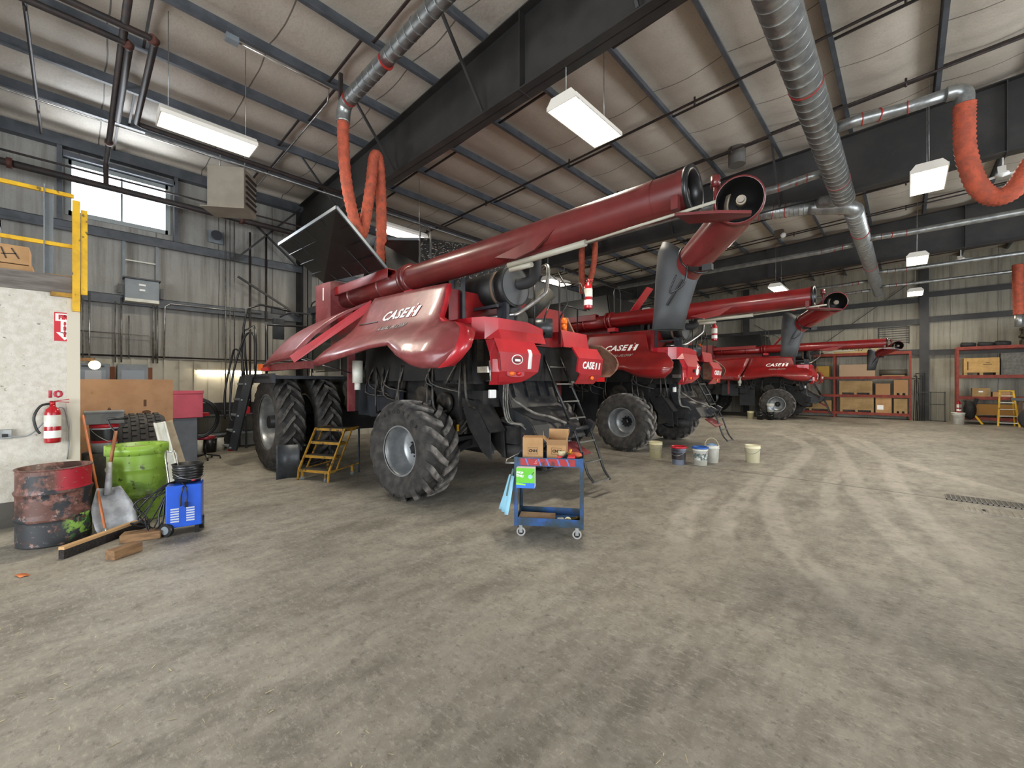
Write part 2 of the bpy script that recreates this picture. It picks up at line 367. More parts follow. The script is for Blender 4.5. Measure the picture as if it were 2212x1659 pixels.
b = B(); b.bb(XR, XR + .3, YN, 1.5, 0, 8).bb(XR, XR + .3, 6.5, 11.5, 0, 8).bb(XR, XR + .3, 16.5, YF, 0, 8).bb(XR, XR + .3, 1.5, 6.5, 4.5, 8).bb(XR, XR + .3, 11.5, 16.5, 4.5, 8)
struct('wall_right', b, wall_m)
# high window
wf = struct('window_1', B().bb(XW - .2, XW - .18, WY0, WY1, WZ0, WZ1), M('window_glass', '#f2f7ff', rough=.05))
g = wf.data.materials[0].node_tree.nodes['Principled BSDF']; g.inputs['Alpha'].default_value = .06
fr = M('window_frame', '#9aa09e', rough=.5)
b = B(); t = .05
b.bb(XW - .14, XW + .03, WY0 - t, WY0 + t, WZ0 - t, WZ1 + t).bb(XW - .14, XW + .03, WY1 - t, WY1 + t, WZ0 - t, WZ1 + t).bb(XW - .14, XW + .03, WY0, WY1, WZ0 - t, WZ0 + t).bb(XW - .14, XW + .03, WY0, WY1, WZ1 - t, WZ1 + t)
b.bb(XW - .14, XW - .04, .72, .76, WZ0, WZ1)
obj('window_frame', b, fr, wf)
# frames: column + tapered rafter, purlins, girts
tn = [0]
def trim(b, m=steel_dk): tn[0] += 1; return struct('trim_%d' % tn[0], b, m)
for y in (-2.92, 4.7, 12.32, 19.94):
    b = B()
    b.bb(XW + .02, XW + .62, y - .012, y + .012, 0, 6.9).bb(XW + .02, XW + .04, y - .12, y + .12, 0, 6.9).bb(XW + .6, XW + .62, y - .12, y + .12, 0, 6.12)
    b.prism([(XW + .3, y - .01, 6.1), (XR, y - .01, 6.13), (XR, y - .01, roofz(XR)), (XW + .3, y - .01, roofz(XW))], (0, .02, 0))
    b.prism([(XW + .3, y - .14, 6.1), (XR, y - .14, 6.13), (XR, y - .14, 6.15), (XW + .3, y - .14, 6.12)], (0, .28, 0))
    b.prism([(XW + .3, y - .14, roofz(XW) - .02), (XR, y - .14, roofz(XR) - .02), (XR, y - .14, roofz(XR)), (XW + .3, y - .14, roofz(XW))], (0, .28, 0))
    for x in (-10, -4.2, 1.4, 7): b.bb(x - .01, x + .01, y - .13, y + .13, 6.1, roofz(x))
    trim(b)
for x in PX:
    if x < XW + .5: continue
    z = roofz(x); b = B()
    b.bb(x - .004, x + .004, YN, YF, z, z + .2).bb(x, x + .07, YN, YF, z - .006, z).bb(x - .07, x, YN, YF, z + .194, z + .2).bb(x + .064, x + .07, YN, YF, z, z + .02)
    trim(b, steel)
trim(B().bb(XW, XW + .2, YN, YF, 6.86, 7.1), steel)                     # eave strut
for z in (5.1, 3.62):
    b = B(); b.bb(XW, XW + .2, YN, YF, z, z + .012).bb(XW + .19, XW + .205, YN, YF, z - .06, z + .012).bb(XW, XW + .205, YN, YF, z + .14, z + .15).bb(XW + .195, XW + .205, YN, YF, z, z + .15); trim(b, steel)
for y in (-.25, 1.72):
    trim(B().bb(XW, XW + .18, y - .04, y + .04, 5.2, 6.9), steel)
trim(B().bb(XW, XW + .18, -.2, 1.7, 6.66, 6.76), steel)
for x in (-6.9, .62, 8.1): trim(B().bb(x - .1, x + .1, YF - .28, YF, 0, 7.3).bb(x - .16, x + .16, YF - .3, YF - .28, 0, 7.3), steel_dk)
for x0, x1, zz in ((-13.2, .5, (3.15, 4.6, 5.62)), (.75, 8, (3.1, 4.66, 5.82)), (8.2, XR, (3.15, 4.6, 5.62))):
    for z in zz: trim(B().bb(x0, x1, YF - .2, YF, z, z + .012).bb(x0, x1, YF - .21, YF - .2, z - .05, z + .2).bb(x0, x1, YF - .2, YF, z + .18, z + .2), steel_dk)
# purlin bridging (short angles between purlins) and sprinkler pipes
for yy in (.6, 3.2, 6.1, 8.6, 10.95, 13.7, 16.2, 18.5, 21.3, 23.8, 26.1):
    b = B()
    for i, (a, c) in enumerate(zip(PX, PX[1:])):
        if a < XW: continue
        o = .16 if i % 2 else 0
        b.bar((a, yy + o, roofz(a) + .05), (c, yy + o, roofz(c) + .05), .035)
    trim(b, blackpipe)
for k, yy in enumerate((-.5, 5.75, 8.35, 10.7, 13.4, 16.0, 18.3, 21.0, 23.5, 26.0)):
    b = B().cyl((XW + .4, yy, roofz(XW) - .12), (XR - .3, yy, roofz(XR) - .12), .024, n=8)
    for x in range(-12, 11, 3): b.cyl((x, yy, roofz(x) - .2), (x, yy, roofz(x) - .04), .02, n=6)
    tag(obj('sprinkler_pipe', b, blackpipe), 'thin black sprinkler pipe under the roof purlins, running across the hall', 'pipe', 'sprinkler branch pipes under the roof')
# long diagonal flange braces from purlins to rafter
for y0 in (4.7, 12.32):
    for x in (-10.46, -7.74, -5.02, -2.3): trim(B().bar((x, y0 - 1.0, roofz(x) + .02), (x, y0 - .12, 6.16), .04), steel_dk)
# ---------------- left mezzanine room
OX = -7.7
b = B(); b.bb(OX - .1, OX, YN, -.08, .3, 2.84).bb(XW + .05, OX - .002, -.08, .02, 0, 2.84)
struct('wall_mezzanine', b, osb)
struct('baseboard_mezzanine', B().bb(OX - .1, OX + .01, YN, -.083, 0, .3), M('osb_splash', '#5a5650', '#4a463f', rough=.8, scale=3))
struct('trim_mezzanine_deck', B().bb(XW + .05, OX + .03, YN, .05, 2.84, 2.93).bb(OX - .02, OX + .03, YN, .04, 2.93, 3.06), M('deck_wood', '#5f5852', '#77706a', rough=.85, scale=6, stretch=(1, .4, 3)))
struct('trim_corner', B().bb(OX - .05, OX + .015, -.082, .035, 0, 2.84), M('corner_trim', '#c9c1ae', rough=.6))
t = thing('guard_rail', 'yellow and grey guard rail along the edge of the mezzanine platform', 'railing', (OX - .06, -.02, 2.93))
obj('rail', B().box((0, -2.44, 1.18), (.04, 4.88, .045)).box((0, -2.44, .53), (.04, 4.88, .045)), yellow, t)
for y in (-.22, -2.4, -4.6): obj('post', B().bb(-.03, .03, y - .04, y - .03, 0, 1.25).bb(-.03, -.02, y - .04, y + .04, 0, 1.25), greymt, t, key='gpost%f' % y)
obj('kick_plate', B().box((.0, -.1, .08), (.02, .3, .14)), yellow_d, t)
t = thing('gate_post', 'thick yellow steel gate post at the corner of the mezzanine platform', 'post', (OX + .035, .0, 2.62))
obj('post', B().bb(0, .06, -.035, .035, 0, 1.4).bb(.0, .05, .04, .1, .22, 1.3), yellow, t); obj('bracket', B().bb(0, .05, -.22, -.03, .17, .22), yellow_d, t)
for (y, z, w_, lb) in ((-.62, 2.93, .5, 'open brown cardboard box on the mezzanine edge, below the other one'), (-.64, 3.16, .48, 'brown cardboard box with black marker writing, stacked on the mezzanine edge')):
    t = thing('cardboard_box', lb, 'box', (OX - .32, y, z))
    obj('box', B().bb(-.2, .2, -w_ / 2, w_ / 2, 0, .22), cardboard, t, bev=.004)
    if z < 3: obj('sticker', B().bb(.2, .203, .02, .14, .09, .15), M('orange_sticker', '#ff7a1a', rough=.6), t)
    else: obj('marker_writing', B().bar((.203, -.05, .06), (.203, 0, .18), .004, .012).bar((.203, .02, .18), (.203, .06, .05), .004, .012).bar((.203, .02, .1), (.203, .14, .12), .004, .012).bar((.203, .1, .18), (.203, .16, .06), .004, .012), M('marker_ink', '#3a2c20'), t)
b = B(); rows = [[(OX - .3 + .05 * math.sin(i * 2.1 + j), -.98 + j * .055, 3.38 + i * .09 - .03 * j * (i > 4)) for j in range(7)] for i in range(7)]
tag(obj('plastic_sheet', b.grid(rows, (-.25, 0, 0)), M('clear_plastic', '#8f9aa6', '#6f7a86', rough=.25, scale=8)), 'crumpled translucent plastic sheeting piled above the mezzanine boxes', 'plastic sheet')
# fire extinguisher sign, number, outlet on the painted board wall
def onX(x0, y0, z0): return lambda x, y, z: (x0 + z, y0 + x, z0 + y)      # text reading from +X side, left to right is +Y
t = thing('fire_extinguisher_sign', 'red and white vertical sign reading FIRE EXTINGUISHER with a down arrow on the board wall', 'sign', (OX, -.1, 2.4))
sred = M('sign_red', '#c11f2b', rough=.5); swh = M('sign_white', '#e9e3df', rough=.5)
obj('plate', B().bb(0, .004, -.09, .09, -.16, .2), sred, t)
obj('arrow', B().bb(.004, .006, -.08, .08, .09, .185).bb(.004, .006, -.035, .035, -.06, .09).prism([(.004, -.075, -.05), (.004, .075, -.05), (.004, 0, -.15)], (.002, 0, 0)), swh, t)
lettering('FIRE', .075, onX(.006, 0, .137), sred, t, bold=.004, sx=.8)
for i, ch in enumerate('EXTINGUISHER'): lettering(ch, .024, onX(.006, 0, .072 - i * .0155), sred, t, bold=.002, sx=1.2)
tag(lettering('10', .12, onX(OX + .001, -.19, 1.57), M('number_red', '#b02a3c'), None, name='wall_number', bold=.004, sx=1.4, spacing=.8), 'red painted number 10 on the board wall above the extinguisher', 'number')
t = thing('wall_outlet', 'grey metal electrical outlet box on the board wall at the photo\'s left edge', 'outlet', (OX, -.575, 1.11))
obj('box', B().bb(0, .05, -.05, .05, -.055, .055), galv, t, bev=.004); obj('plug', B().bb(.05, .09, -.02, .025, -.03, .005), plastic_k, t)
tag(obj('power_cord', B().tube(smooth_path([(OX + .08, -.57, 1.09), (OX + .07, -.4, 1.08), (OX + .05, -.28, 1.22), (OX + .06, -.18, 1.38), (OX + .04, -.1, 1.38), (OX + .04, -.06, 1.1), (OX + .03, -.08, .75)]), .008, n=6), M('cord_grey', '#8c8e90')), 'thin grey power cord running from the wall outlet behind the extinguisher', 'cord')
def extinguisher(loc, rz, label, hose=True, group=None):
    t = thing('fire_extinguisher', label, 'fire extinguisher', loc, rz, group)
    obj('tank', B, M('ext_red', '#a5101c', rough=.3, coat=.5), t, key='ext') if 'ext' in CACHE else obj('tank', B().lathe([(0, 0), (.068, 0), (.072, .02), (.072, .36), (.06, .41), (.028, .44), (.028, .46), (0, .46)], n=20), M('ext_red', '#a5101c', rough=.3, coat=.5), t, key='ext')
    obj('paper_label', B().lathe([(.0735, .06), (.0735, .15)], n=20), white, t, key='extl'); obj('paper_label', B().lathe([(.0735, .2), (.0735, .34)], n=20), plastic_w, t, key='extl2')
    obj('valve', B().cyl((0, 0, .46), (0, 0, .5), .025, n=10).bar((.0, -.03, .5), (0, .14, .53), .018, .01).bar((0, -.02, .51), (0, .14, .49), .018, .01), M('ext_red', ''), t, key='extv')
    if hose: obj('hose', B().tube(smooth_path([(0, -.02, .48), (0, -.1, .45), (.02, -.15, .32), (.02, -.13, .18), (.02, -.1, .12)], 4), .013, n=8), plastic_k, t, key='exth')
    return t
extinguisher((OX + .1, -.2, .98), 0, 'red fire extinguisher with white labels hanging on the board wall under the number 10')
# ------------------------------------------------------------------ combine harvesters
def tire(R, W, rr, n, dr, sweep=.4, lh=.055):
    b = B(); H = W / 2
    prof = [(rr, H * .8), (rr + .02, H * .88), (rr + (R - rr) * .35, H * .99), (rr + (R - rr) * .6, H), (R - .12, H * .97), (R - lh - .01, H * .86), (R - lh, H * .5), (R - lh + .004, 0)]
    prof = prof + [(r, -y) for r, y in prof[-2::-1]] + [(rr, -H * .8), (rr, H * .8)]
    b.lathe(prof, axis='Y', n=56)
    for side in (1, -1):
        for i in range(n):
            a0 = 2 * PI * (i + (.5 if side < 0 else 0)) / n; secs = []
            for k in range(8):
                s = k / 7; y = side * (-.015 + (H + .012) * min(s, 1)); top = R - (0 if s < .8 else .10 * (s - .8) / .2); bot = R - lh - .03 - (0 if s < .8 else .09 * (s - .8) / .2)
                a = a0 + dr * sweep * (s ** 1.25); hw = (.032 + .014 * s) * (1.25 if n < 18 else 1); c = []
                for r, dw in ((bot, hw * 1.5), (top, hw), (top, -hw), (bot, -hw * 1.5)):
                    aa = a + dw / R; c.append(b.bm.verts.new((r * math.cos(aa), y, r * math.sin(aa))))
                secs.append(c)
            for A, C in zip(secs, secs[1:]):
                for j in range(4): b.bm.faces.new((A[j], A[(j + 1) % 4], C[(j + 1) % 4], C[j]))
            b.bm.faces.new(secs[0]); b.bm.faces.new(secs[-1][::-1])
    return b
def rim(rr, H, disc, hub=True):
    b = B()
    b.lathe([(rr + .025, -H * .86), (rr + .03, -H * .8), (rr, -H * .76), (rr - .02, -H * .6), (rr - .03, -H * .3), (rr - .055, disc - .02), (rr - .07, disc), (.12, disc + .015), (.0, disc + .015)], axis='Y', n=44)
    b.lathe([(rr - .01, -H * .84), (rr + .028, -H * .84)], axis='Y', n=44)
    b.lathe([(rr - .055, disc), (rr - .04, H * .8)], axis='Y', n=44)
    return b
def hubb():
    b = B().lathe([(.0, -.08), (.07, -.08), (.09, -.04), (.09, .03)], axis='Y', n=20)
    for i in range(10): a = 2 * PI * i / 10; b.cyl((.13 * math.cos(a), -.03, .13 * math.sin(a)), (.13 * math.cos(a), .02, .13 * math.sin(a)), .016, n=6)
    return b
def wheel(root, name, p, R, W, rr, n, dr, side, rz=0, clean=False, disc=None, key=''):
    o = obj(name, lambda: tire(R, W, rr, n, dr * 1), tread_f if clean else tread_r, root, loc=p, key='tire' + key)
    o.rotation_euler = (0, 0, rz + (0 if side < 0 else PI)); H = W / 2; d = .08 if disc is None else disc
    if side > 0: o.rotation_euler = (0, 0, rz + PI)
    o2 = obj('rim', lambda: rim(rr, H, d), rimm, o, key='rim' + key)
    obj('hub', hubb, plastic_k, o, loc=(0, d, 0), key='hub')
    return o
def prof_y(z):
    P = [(1.80, -2.12), (1.9, -2.2), (2.05, -2.22), (2.2, -2.12), (2.35, -1.97), (2.5, -1.8), (2.6, -1.74), (2.8, -1.66), (3.15, -1.55)]
    if z <= P[0][0]: return P[0][1]
    for (a, c), (d, e) in zip(P, P[1:]):
        if z <= d: return c + (e - c) * (z - a) / (d - a)
    return P[-1][1]
def side_panel(pairs, flare=None, nz=14):
    rows = []; P = []
    for (t, bt), (t2, b2) in zip(pairs, pairs[1:]):
        for k in range(4):
            f = k / 4; P.append(((t[0] + (t2[0] - t[0]) * f, t[1] + (t2[1] - t[1]) * f), (bt[0] + (b2[0] - bt[0]) * f, bt[1] + (b2[1] - bt[1]) * f)))
    P.append(pairs[-1])
    for j in range(nz + 1):
        s = j / nz; r = []
        for i, (t, bt) in enumerate(P):
            x = t[0] + (bt[0] - t[0]) * s; z = t[1] + (bt[1] - t[1]) * s; y = prof_y(z)
            if x > 1.25: y += .55 * (x - 1.25) ** 1.3 + .0
            if flare: y += flare(i / (len(P) - 1), s)
            if j == nz: y += .05
            r.append((x, y, z))
        rows.append(r)
    return B().grid(rows, (0, .035, 0))
PAIR1 = [((-1.09, 3.11), (-1.5, 1.97)), ((-.6, 3.09), (-.8, 2.06)), ((0, 3.07), (-.05, 2.18)), ((.5, 3.05), (.38, 2.2)), ((.86, 3.03), (.72, 2.05)), ((.93, 2.56), (.95, 1.93)), ((1.05, 2.48), (1.15, 1.88)), ((1.33, 2.45), (1.4, 1.88)), ((1.48, 2.36), (1.52, 1.97)), ((1.56, 2.24), (1.6, 2.1))]
PAIR2 = [((-1.1, 3.04), (-1.42, 1.86)), ((-.6, 3.03), (-.75, 1.96)), ((-.1, 3.01), (-.1, 2.05)), ((.25, 3.0), (.28, 2.03)), ((.57, 2.98), (.62, 1.87)), ((.72, 2.55), (.82, 1.84)), ((.85, 2.46), (1.0, 1.82)), ((1.2, 2.42), (1.26, 1.83)), ((1.36, 2.28), (1.4, 1.95)), ((1.45, 2.18), (1.46, 2.08))]
PAIRF = [((-2.93, 2.9), (-2.65, 1.86)), ((-2.0, 2.97), (-2.1, 1.88)), ((-1.15, 3.03), (-1.5, 1.87))]
def shield_x(z):          # rear shields: faceted profile, x as a function of height
    P = [(1.66, 1.24), (1.74, 1.34), (1.86, 1.42), (2.12, 1.45), (2.3, 1.36), (2.32, 1.30), (2.6, 1.24)]
    if z <= P[0][0]: return P[0][1]
    for (a, c), (d, e) in zip(P, P[1:]):
        if z <= d: return c + (e - c) * (z - a) / (d - a)
    return P[-1][1]
def rear_shield(outline_rows):
    """rows of (y0, y1, z): strips at increasing z"""
    rows = []
    for y0, y1, z, cx in outline_rows:
        rows.append([(shield_x(z) - cx * (1 - k / 5) ** 3 * .0 + cx * .0, y0 + (y1 - y0) * k / 5, z) for k in range(6)])
    return B().grid(rows, (-.03, 0, 0), smooth=False)
def tube_path(b, pts, r, n=8, k=4): return b.tube(smooth_path(pts, k), r, n)
def auger():
    b = B(); y, z = -1.18, 3.42
    b.cyl((-3.15, y, z - .02), (-.65, y, z - .01), .165, .17, n=28)
    b.cyl((-.65, y, z), (3.78, y, z), .19, .19, n=32, cap=False)
    b.cyl((3.78, y, z), (3.86, y, z), .197, .197, n=32, cap=False); b.cyl((3.5, y, z), (3.56, y, z), .194, n=32, cap=False)
    # saddle brace under the tube
    b.prism([(1.55, y - .19, z - .15), (1.9, y - .2, z - .24), (2.2, y - .2, z - .2), (2.5, y - .19, z - .02), (2.35, y - .19, z - .12), (2.05, y - .19, z - .13), (1.8, y - .19, z - .12)], (0, .03, 0))
    return b
def combine(name, label, x0, y0, num, variant):
    r = thing('combine_harvester', label, 'combine harvester', (x0, y0, 0), 0)
    A = lambda nm, bb_, m, **k: obj(nm, bb_, m, r, **k)
    o1 = variant == 1
    # wheels
    wheel(r, 'rear_tire', (-.1 if o1 else -.02, -1.47, .73), .74, .62, .36, 16, 1, -1, rz=math.radians(7 if o1 else 4), key='r')
    if o1:
        rt = [c for c in r.children if c.name.startswith('rear_tire')][0]
        for i, ch in enumerate('GOODYEAR'):
            an = math.radians(118 - i * 11)
            lettering(ch, .075, lambda a, c, z, an=an: ((.57 + c) * math.cos(an) + a * math.sin(an), -.312 - z, (.57 + c) * math.sin(an) - a * math.cos(an)), M('tire_letter', '#1f1e1d', rough=.7), rt, bold=.003, th=.004)
    wheel(r, 'rear_tire', (-.02, 1.5, .73), .74, .62, .36, 16, -1, 1, rz=math.radians(4), key='rf')
    for i, y in enumerate((-2.13, -1.42)): wheel(r, 'front_tire', (-3.98, y, .94), .94, .5, .55, 21, -1, -1, clean=True, disc=.12, key='f')
    for y in (1.42, 2.13): wheel(r, 'front_tire', (-3.98, y, .94), .94, .5, .55, 21, 1, 1, clean=True, disc=.12, key='ff')
    # chassis
    b = B(); b.bb(-4.6, .35, -.95, .95, 1.15, 2.6).bb(-4.3, -3.6, -1.2, 1.2, .7, 1.2).bb(-1.9, .95, -1.3, 1.3, 1.75, 2.42).bb(-5.6, -4.4, -.7, .7, .75, 1.7)  # solid dark core between the wheels, filled out to block light
    A('chassis', b, M('machine_dark', '#121110', '#1f1c1a', rough=.8, scale=5), key='chassis')
    b = B(); b.bb(-.12, .1, -1.2, 1.2, .66, .86).bb(-.3, .3, -.25, .25, .6, 1.1)
    for s in (-1, 1): b.bb(-.12, .12, s * 1.0, s * 1.22, .5, .98); b.cyl((-.02, s * 1.2, .73), (-.02, s * 1.42, .73), .12, n=14)
    b.bar((.35, -1.0, .72), (-.1, -.2, .78), .08, .1); b.bar((.35, 1.0, .72), (-.1, .2, .78), .08, .1)
    A('rear_axle', b, blk, key='rax')
    b = B(); b.cyl((-3.98, -2.3, .94), (-3.98, 2.3, .94), .13, n=16); A('front_axle', b, blk, key='fax')
    # hanging hardware, hoses and pulleys behind the side panel
    b = B(); rnd = random.Random(3)
    for i in range(16):
        x = -1.7 + rnd.random() * 2.6; z = 1.25 + rnd.random() * .5
        tube_path(b, [(x, -1.3, 2.0), (x + rnd.uniform(-.2, .2), -1.38, z), (x + rnd.uniform(-.5, .5), -1.1, z - rnd.random() * .2)], .018, 6)
    for i in range(7): x = -3.2 + i * .55; b.cyl((x, -1.0, 1.6 + .35 * math.sin(i * 2)), (x, -1.08, 1.6 + .35 * math.sin(i * 2)), .16 + .05 * (i % 3), n=16)
    for i in range(5): b.bar((-3.3 + i * .7, -1.04, 1.25), (-3.0 + i * .7, -1.04, 2.35), .05)
    A('hose_bundle', b, M('oily_black', '#1a1918', '#403a32', rough=.5, scale=9), key='hoses')
    A('frame_post', B().bb(-2.2, -2.12, -1.52, -1.4, 1.2, 2.5), red_d, key='fpost')
    A('filter_canister', B().cyl((-1.62, -1.6, 1.72), (-1.62, -1.6, 2.1), .085, n=18).cyl((-1.62, -1.6, 1.6), (-1.62, -1.6, 1.72), .05, n=12), plastic_w, key='canis')
    A('side_cover', B().bb(-1.75, -1.05, -1.12, -1.05, .62, 1.62).bb(-2.6, -1.8, -1.1, -1.04, 1.1, 1.7), charcoal, key='scov')
    # red body, grain tank
    b = B(); b.bb(-3.3, .6, -1.35, 1.35, 2.4, 3.05).bb(-3.55, -.75, -1.0, 1.35, 3.0, 3.55); A('body', b, red, key='body')
    b = B().bb(-3.69, -2.96, -1.5, -1.05, 2.75, 3.74); tb = A('tank_box', b, red_d, key='tbox')
    if o1: lettering('1', .36, lambda x, y, z: (-3.3 + x, -1.503 - z, 3.5 + y), whitetx, tb, bold=.006)
    b = B(); z = 3.55
    b.bb(-2.95, -.95, -1.42, -1.405, z - .1, z + .06).bb(-2.95, -.95, -1.26, -1.245, z - .1, z + .06).bb(-2.95, -.95, -1.42, -1.25, z + .05, z + .065).bb(-2.95, -.95, -1.42, -1.25, z - .1, z - .085)
    A('tank_rail', b, red, key='trail')
    coverm = M('tank_cover_black', '#090a0b', '#121314', rough=.32, scale=4, c3='#3a3733', s3=25, t3=(.66, .72))
    b = B(); q = ((-3.15, -2.37, 4.28), (-.92, -2.27, 4.34), (-1.0, -1.4, 3.62), (-2.7, -1.74, 3.6)) if o1 else ((-3.0, -2.25, 3.9), (-.9, -2.2, 3.9), (-1.0, -1.4, 3.62), (-2.7, -1.74, 3.6))
    if o1:
        b.prism(q, (.0, .02, .035))
        for f in (.25, .5, .75):
            a = Vector(q[0]).lerp(Vector(q[3]), f); c = Vector(q[1]).lerp(Vector(q[2]), f); b.bar(a - Vector((0, .01, .012)), c - Vector((0, .01, .012)), .012)
            a = Vector(q[0]).lerp(Vector(q[1]), f); c = Vector(q[3]).lerp(Vector(q[2]), f); b.bar(a - Vector((0, .01, .012)), c - Vector((0, .01, .012)), .012)
        t = A('tank_cover', b, coverm)
        obj('cover_edge', B().bar(q[0], q[1], .03, .05).bar(q[1], q[2], .03, .04), M('edge_metal', '#5f666c', rough=.35, metal=.5), t)
        A('tank_extension', B().prism([(-2.2, -1.05, 4.52), (-1.45, -.4, 4.5), (-.7, -.5, 3.6), (-2.5, -1.1, 3.55)], (-.03, .03, 0)), coverm)
        A('tank_extension', B().prism([(-1.45, -.4, 4.5), (-.2, .75, 4.25), (-.55, .9, 3.55), (-.75, -1.0, 3.55)], (-.03, .03, 0)), M('dusty_cover', '#16171a', '#1f2022', rough=.4, scale=4, c3='#7d776c', s3=30, t3=(.58, .64)))
    else:
        A('tank_cover', B().prism([(-2.9, -.9, 4.2), (-.9, -.9, 4.2), (-.75, -1.0, 3.55), (-3.1, -1.0, 3.55)], (0, -.03, 0)), coverm, key='tcov')
        A('tank_extension', B().prism([(-.9, -.9, 4.2), (-.9, 1.0, 4.2), (-.75, 1.0, 3.55), (-.75, -1.0, 3.55)], (.03, 0, 0)), coverm, key='text')
        A('loading_flap', B().prism([(-.45, -.75, 3.5), (-.45, -.4, 3.5), (.2, -.4, 4.28), (.2, -.75, 4.28)], (.03, 0, 0)), red_b, key='lflap')
    # cab, platform
    b = B().bb(-5.5, -3.6, -.95, .95, 1.75, 1.98).bb(-5.5, -3.55, -1.0, 1.0, 3.42, 3.58)
    for x in (-5.4, -3.72):
        for y in (-.93, .93): b.bar((x, y, 1.9), (x + (.12 if x < -4 else 0), y, 3.45), .07)
    b.bb(-3.72, -3.66, -.9, .9, 1.9, 3.45).bb(-5.4, -3.7, .9, .93, 2.0, 2.5)
    cab_ = A('cab', b, blk, key='cab')
    obj('cab_window', B().bb(-5.3, -3.76, -.945, -.93, 2.0, 3.42).bb(-5.3, -3.76, .93, .945, 2.0, 3.42).bb(-5.42, -5.4, -.85, .85, 1.95, 3.4), glass_dk, cab_, key='cwin')
    obj('roof_rail', B().tube(smooth_path([(-5.5, -.9, 3.58), (-5.4, -.92, 3.7), (-4.8, -.92, 3.72), (-4.7, -.9, 3.58)], 4), .018, 6), plastic_k, cab_, key='rrail')
    obj('beacon', B().lathe([(.06, 0), (.06, .06), (.045, .1), (0, .11)], o=(-4.2, -.85, 3.58), n=14), orange, cab_, key='beac')
    b = B(); b.tube(smooth_path([(-5.3, -.95, 3.4), (-5.7, -1.3, 3.45), (-5.9, -1.5, 3.35)], 4), .022, 6).box((-5.95, -1.52, 3.05), (.09, .24, .5)).box((-5.95, -1.52, 3.5), (.12, .3, .16)); A('mirror', b, charcoal, key='mirr')
    b = B(); b.bb(-5.3, -3.4, -2.45, -.95, 1.8, 1.86).bb(-5.3, -3.3, -2.45, -2.38, 1.72, 1.9); A('platform', b, charcoal, key='plat')
    b = B(); b.bb(-3.95, -1.7, -2.42, -2.3, 1.95, 2.07); lb = A('fender_beam', b, red_d, key='fbeam')
    obj('amber_reflector', B().bb(-4.05, -3.86, -2.48, -2.44, 1.97, 2.09), orange, lb, key='ambr'); obj('red_reflector', B().bb(-3.84, -3.45, -2.47, -2.425, 1.95, 2.01), redlens, lb, key='redr')
    b = B()
    for pts in ([(-5.25, -2.45, 1.85), (-5.25, -2.45, 2.75), (-4.8, -2.45, 2.85), (-4.3, -2.45, 2.8), (-4.3, -2.45, 1.85)], [(-4.1, -2.3, 1.85), (-4.1, -2.3, 2.95)], [(-4.9, -2.45, 1.9), (-4.9, -2.45, 3.3), (-4.9, -1.6, 3.35)], [(-4.1, -2.3, 2.9), (-4.1, -1.0, 2.95)]): tube_path(b, pts, .022, 8, 3)
    A('handrail', b, plastic_k, key='hrail')
    # front ladder
    t = A('front_ladder', B().bar((-4.5, -2.5, 1.85), (-4.75, -2.74, .35), .05, .16).bar((-5.1, -2.45, 1.85), (-5.32, -2.7, .35), .05, .16), charcoal, key='flad')
    for i in range(5): f = i / 4; obj('step', B().box((-4.82 - .22 * f, -2.5 - .22 * f, 1.7 - 1.3 * f), (.6, .16, .03)), greymt, t, key='fstep%d' % i)
    b = B(); tube_path(b, [(-4.7, -2.75, .95), (-4.72, -2.8, 1.1), (-4.68, -2.75, 1.9), (-4.55, -2.6, 2.6), (-4.45, -2.5, 2.75), (-4.35, -2.45, 2.6), (-4.35, -2.45, 2.0)], .02, 8, 4); tube_path(b, [(-5.35, -2.75, .95), (-5.36, -2.75, 1.5), (-5.28, -2.65, 2.2), (-5.2, -2.6, 2.45), (-5.1, -2.5, 2.3), (-5.1, -2.45, 1.9)], .02, 8, 4)
    obj('ladder_rail', b, plastic_k, t, key='flr')
    # side panels
    pm = red_d if o1 else red
    if o1: sp = A('side_panel', side_panel(PAIR1, lambda i, s: -.2 * s * (1 - i) ** 1.5), pm)
    else: sp = A('side_panel', lambda: side_panel(PAIR2), pm, key='sp2')
    from mathutils.bvhtree import BVHTree
    bt_ = BVHTree.FromPolygons([v.co for v in sp.data.vertices], [p.vertices[:] for p in sp.data.polygons])
    def PY(x, z):
        h_ = bt_.ray_cast(Vector((x, -5, z)), Vector((0, 1, 0))); return h_[0].y if h_[0] else prof_y(z)
    def onside(x0_, z0_): return lambda x, y, z: (x0_ + x, PY(x0_ + x, z0_ + y) - .005 - z, z0_ + y)
    tx, tz = (.0, 2.7) if o1 else (-.02, 2.6)
    if variant == 3: tx = -.0
    lettering('CASE', .2, onside(tx - .15, tz), whitetx, sp, shear=.3, bold=.006, sx=1.25, spacing=1.1)
    b = B(); s_ = .3
    def I(cx, h0, h1, wd, mat_b):
        pts = []
        for u, v in ((-wd, h0), (wd, h0), (wd, h1), (-wd, h1)): z_ = tz + v; pts.append((tx + cx + u + s_ * v, PY(tx + cx + u + s_ * v, z_) - .008, z_))
        mat_b.prism(pts, (0, -.004, 0))
    for cx in (.275, .425): I(cx, -.075, .075, .036, b)
    I(.35, -.012, .012, .07, b); I(.35, .095, .115, .014, b)
    obj('emblem', b, whitetx, sp)
    b2 = B(); I(.35, -.075, .085, .016, b2); obj('emblem_stripe', b2, red_b, sp)
    lettering('AXIAL-FLOW', .085, onside(tx - (.02 if o1 else -.05), tz - .2), silver_tx, sp, shear=.3, bold=.003, sx=1.35)
    if o1: obj('trim_line', B().prism([(-1.12, PY(-1.12, 2.66) - .01, 2.66), (-.55, PY(-.55, 2.65) - .01, 2.655), (-.55, PY(-.55, 2.64) - .01, 2.64), (-1.14, PY(-1.14, 2.64) - .01, 2.64)], (0, -.003, 0)), blk, sp)
